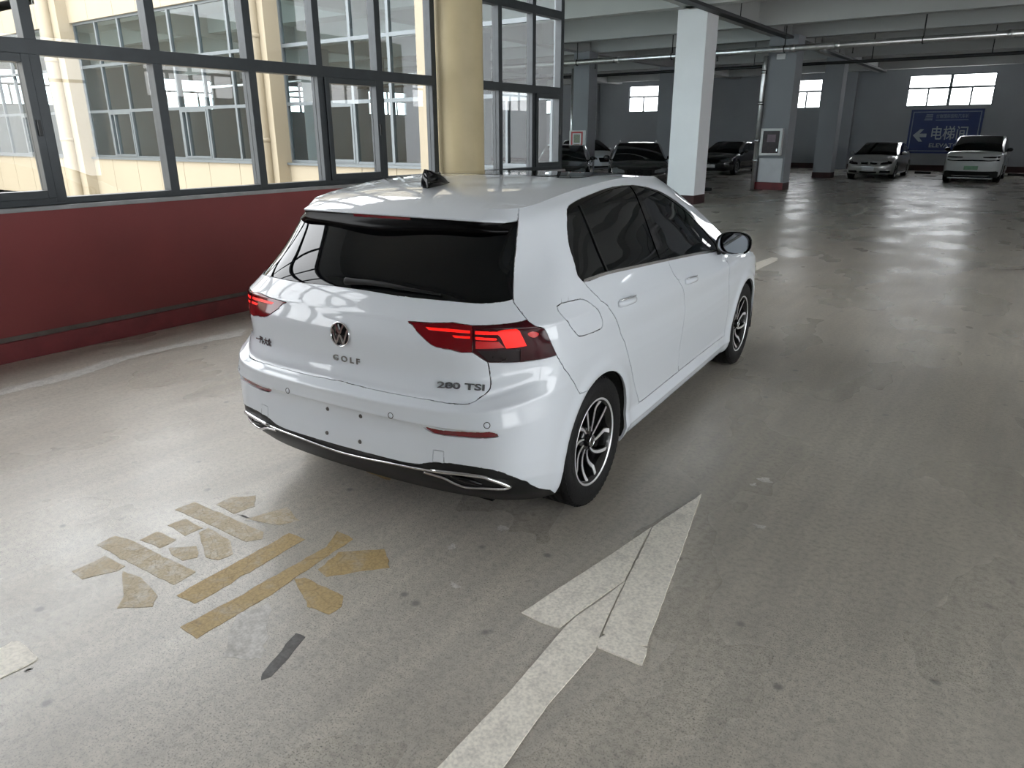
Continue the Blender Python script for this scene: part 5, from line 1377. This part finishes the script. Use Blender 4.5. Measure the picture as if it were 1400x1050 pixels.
# riser pipes on the grey column, extinguisher notice and board
def riser(x, y, r, lab):
    o = MB().tube([(x, y, 0), (x, y, 3.7), (x+.02, y+.05, 3.95)], r, 12).build('riser_pipe', MAT['steel_pipe'])
    tag(o, lab, 'pipe')
    for z in (.9, 1.5, 2.6, 3.5): MB().tube([(x, y, z-.05), (x, y, z+.05)], r*1.3, 12).build('pipe_collar', MAT['satin_silver'], o)
    return o
riser(-5.335, 21.47, .060, 'bright riser pipe standing clear of the grey column with the glazed cabinet')
riser(-5.37, 21.74, .040, 'thin bright riser pipe close against the grey column with the glazed cabinet')
cab = empty('hose_cabinet', (-4.87, 21.50, 1.06)); tag(cab, 'white framed glazed hose cabinet on the grey column', 'cabinet')
MB().box(-.31, .31, -.10, .11, 0, .80, .01).build('cabinet_body', MAT['notice_white'], cab)
dr = MB(); 
for q in ((-.33, .33, 0, .07), (-.33, .33, .73, .80), (-.33, -.255, .07, .73), (.255, .33, .07, .73)): dr.box(q[0], q[1], -.135, -.10, q[2], q[3])
dr.build('door_frame', MAT['notice_white'], cab)
MB().box(-.255, .255, -.118, -.100, .07, .73).build('door_glass', MAT['notice_dark'], cab)
MB().box(-.12, .14, -.124, -.117, .40, .62).build('cabinet_label', mat('label_dim', (.20, .14, .17), .5, var=.2), cab)
MB().box(.19, .225, -.135, -.117, .12, .20, .004).build('door_latch', MAT['satin_silver'], cab)
bd = MB().box(-5.24, -4.50, 21.585, 21.615, .24, .97, .006).build('notice_board', MAT['board_white']); tag(bd, 'plain pale board fixed low on the grey column below the glazed cabinet', 'board')
jb = MB().box(-5.02, -4.76, 21.55, 21.625, 3.84, 3.99, .01).build('junction_box', MAT['notice_white']); tag(jb, 'small pale junction box high on the grey column', 'box')
ft = MB().box(-5.31, -4.43, 21.60, 21.63, 0, .23).build('column_kick', MAT['red_plinth']); tag(ft, 'dark red kick plate at the foot of the grey column', 'kick plate')

# red framed notice on the further column
nt_ = empty('framed_notice', (-12.19, 21.97, 1.28)); tag(nt_, 'white notice with red frame and mottled picture on a grey column', 'notice')
MB().box(-.35, .35, -.03, .02, 0, .56, .004).build('notice_board_panel', MAT['notice_white'], nt_)
fr_ = MB()
for q in ((-.27, .23, .02, .08), (-.27, .23, .46, .52), (-.27, -.21, .08, .46), (.17, .23, .08, .46)): fr_.box(q[0], q[1], -.036, -.03, q[2], q[3])
fr_.build('notice_border', MAT['notice_red'], nt_)
MB().box(-.15, .11, -.036, -.03, .12, .42).build('notice_picture', MAT['notice_print'], nt_)
for (x, r_, lab) in ((-12.66, .055, 'bright riser pipe beside the red framed notice'),):
    o = MB().tube([(x, 22.3, 0), (x, 22.3, 4.0)], r_, 12).build('riser_pipe', MAT['steel_pipe']); tag(o, lab, 'pipe')

# blue direction sign painted on a board on the far wall
SX0, SX1, SZ0, SZ1 = -3.52, -.52, .80, 2.78
sg_ = empty('direction_sign', ((SX0+SX1)/2, Y1-.02, SZ0)); tag(sg_, 'blue sign board with white arrow and Chinese lettering under the wide window', 'sign')
w2 = (SX1-SX0)/2; hh = SZ1-SZ0
MB().box(-w2, w2, -.04, .0, 0, hh, .006).build('sign_board', MAT['sign_blue'], sg_)
bd_ = MB(); e = .09; t_ = .045
for q in ((-w2+e, w2-e, e, e+t_), (-w2+e, w2-e, hh-e-t_, hh-e), (-w2+e, -w2+e+t_, e+t_, hh-e-t_), (w2-e-t_, w2-e, e+t_, hh-e-t_)): bd_.box(q[0], q[1], -.046, -.04, q[2], q[3])
bd_.build('sign_border', MAT['sign_pale'], sg_)
MB().prism([(-w2+.22, .82), (-w2+.50, 1.10), (-w2+.66, 1.10), (-w2+.50, .90), (-w2+.80, .90), (-w2+.80, .74), (-w2+.50, .74), (-w2+.66, .54), (-w2+.50, .54)][::-1], -.048, -.04, 'Y').build('sign_arrow', MAT['sign_white'], sg_)
def sign_text(body, x0, x1, z0, z1, m, bold=.0):
    me = text_mesh(body, 1., .0, bold); co = np.array([v.co[:] for v in me.vertices])
    a, b = co[:, 0].min(), co[:, 0].max(); c, d = co[:, 1].min(), co[:, 1].max()
    for v in me.vertices: v.co = (x0+(v.co.x-a)/(b-a)*(x1-x0), -.0485, z0+(v.co.y-c)/(d-c)*(z1-z0))
    return link('sign_lettering', me, m, sg_)
sign_text('电梯间', -.50, .98, .62, 1.24, MAT['sign_white'], .010)
sign_text('ELEVATOR', -.52, .90, .28, .46, MAT['sign_white'], .015)
sign_text('世联国际国际汽车城', -.42, .92, 1.58, 1.76, MAT['sign_pale'], .012)
MB().box(-.42, .92, -.047, -.04, 1.49, 1.515).build('sign_rule', MAT['sign_pale'], sg_)
lg = MB()
for k in range(4): lg.box(-.90+.02*k, -.56, -.047, -.04, 1.50+.075*k, 1.545+.075*k)
lg.build('sign_emblem', MAT['sign_pale'], sg_)
# wheel stops on the floor
for (x, y, r_, lab) in ((-2.2, 35.3, 0, 'dark rubber wheel stop behind the silver coupe'), (1.3, 35.3, 0, 'dark rubber wheel stop behind the pearl minivan'), (-6.5, 20.1, 0, 'dark rubber wheel stop beside the white square column'), (-8.4, 35.2, 0, 'dark rubber wheel stop behind the dark sedan')):
    o = MB().box(-.32, .32, -.07, .07, 0, .10, .02).build('wheel_stop', MAT['rubber'], None, (x, y, 0), (0, 0, r_)); tag(o, lab, 'wheel stop', 'wheel stops in the parking bays')
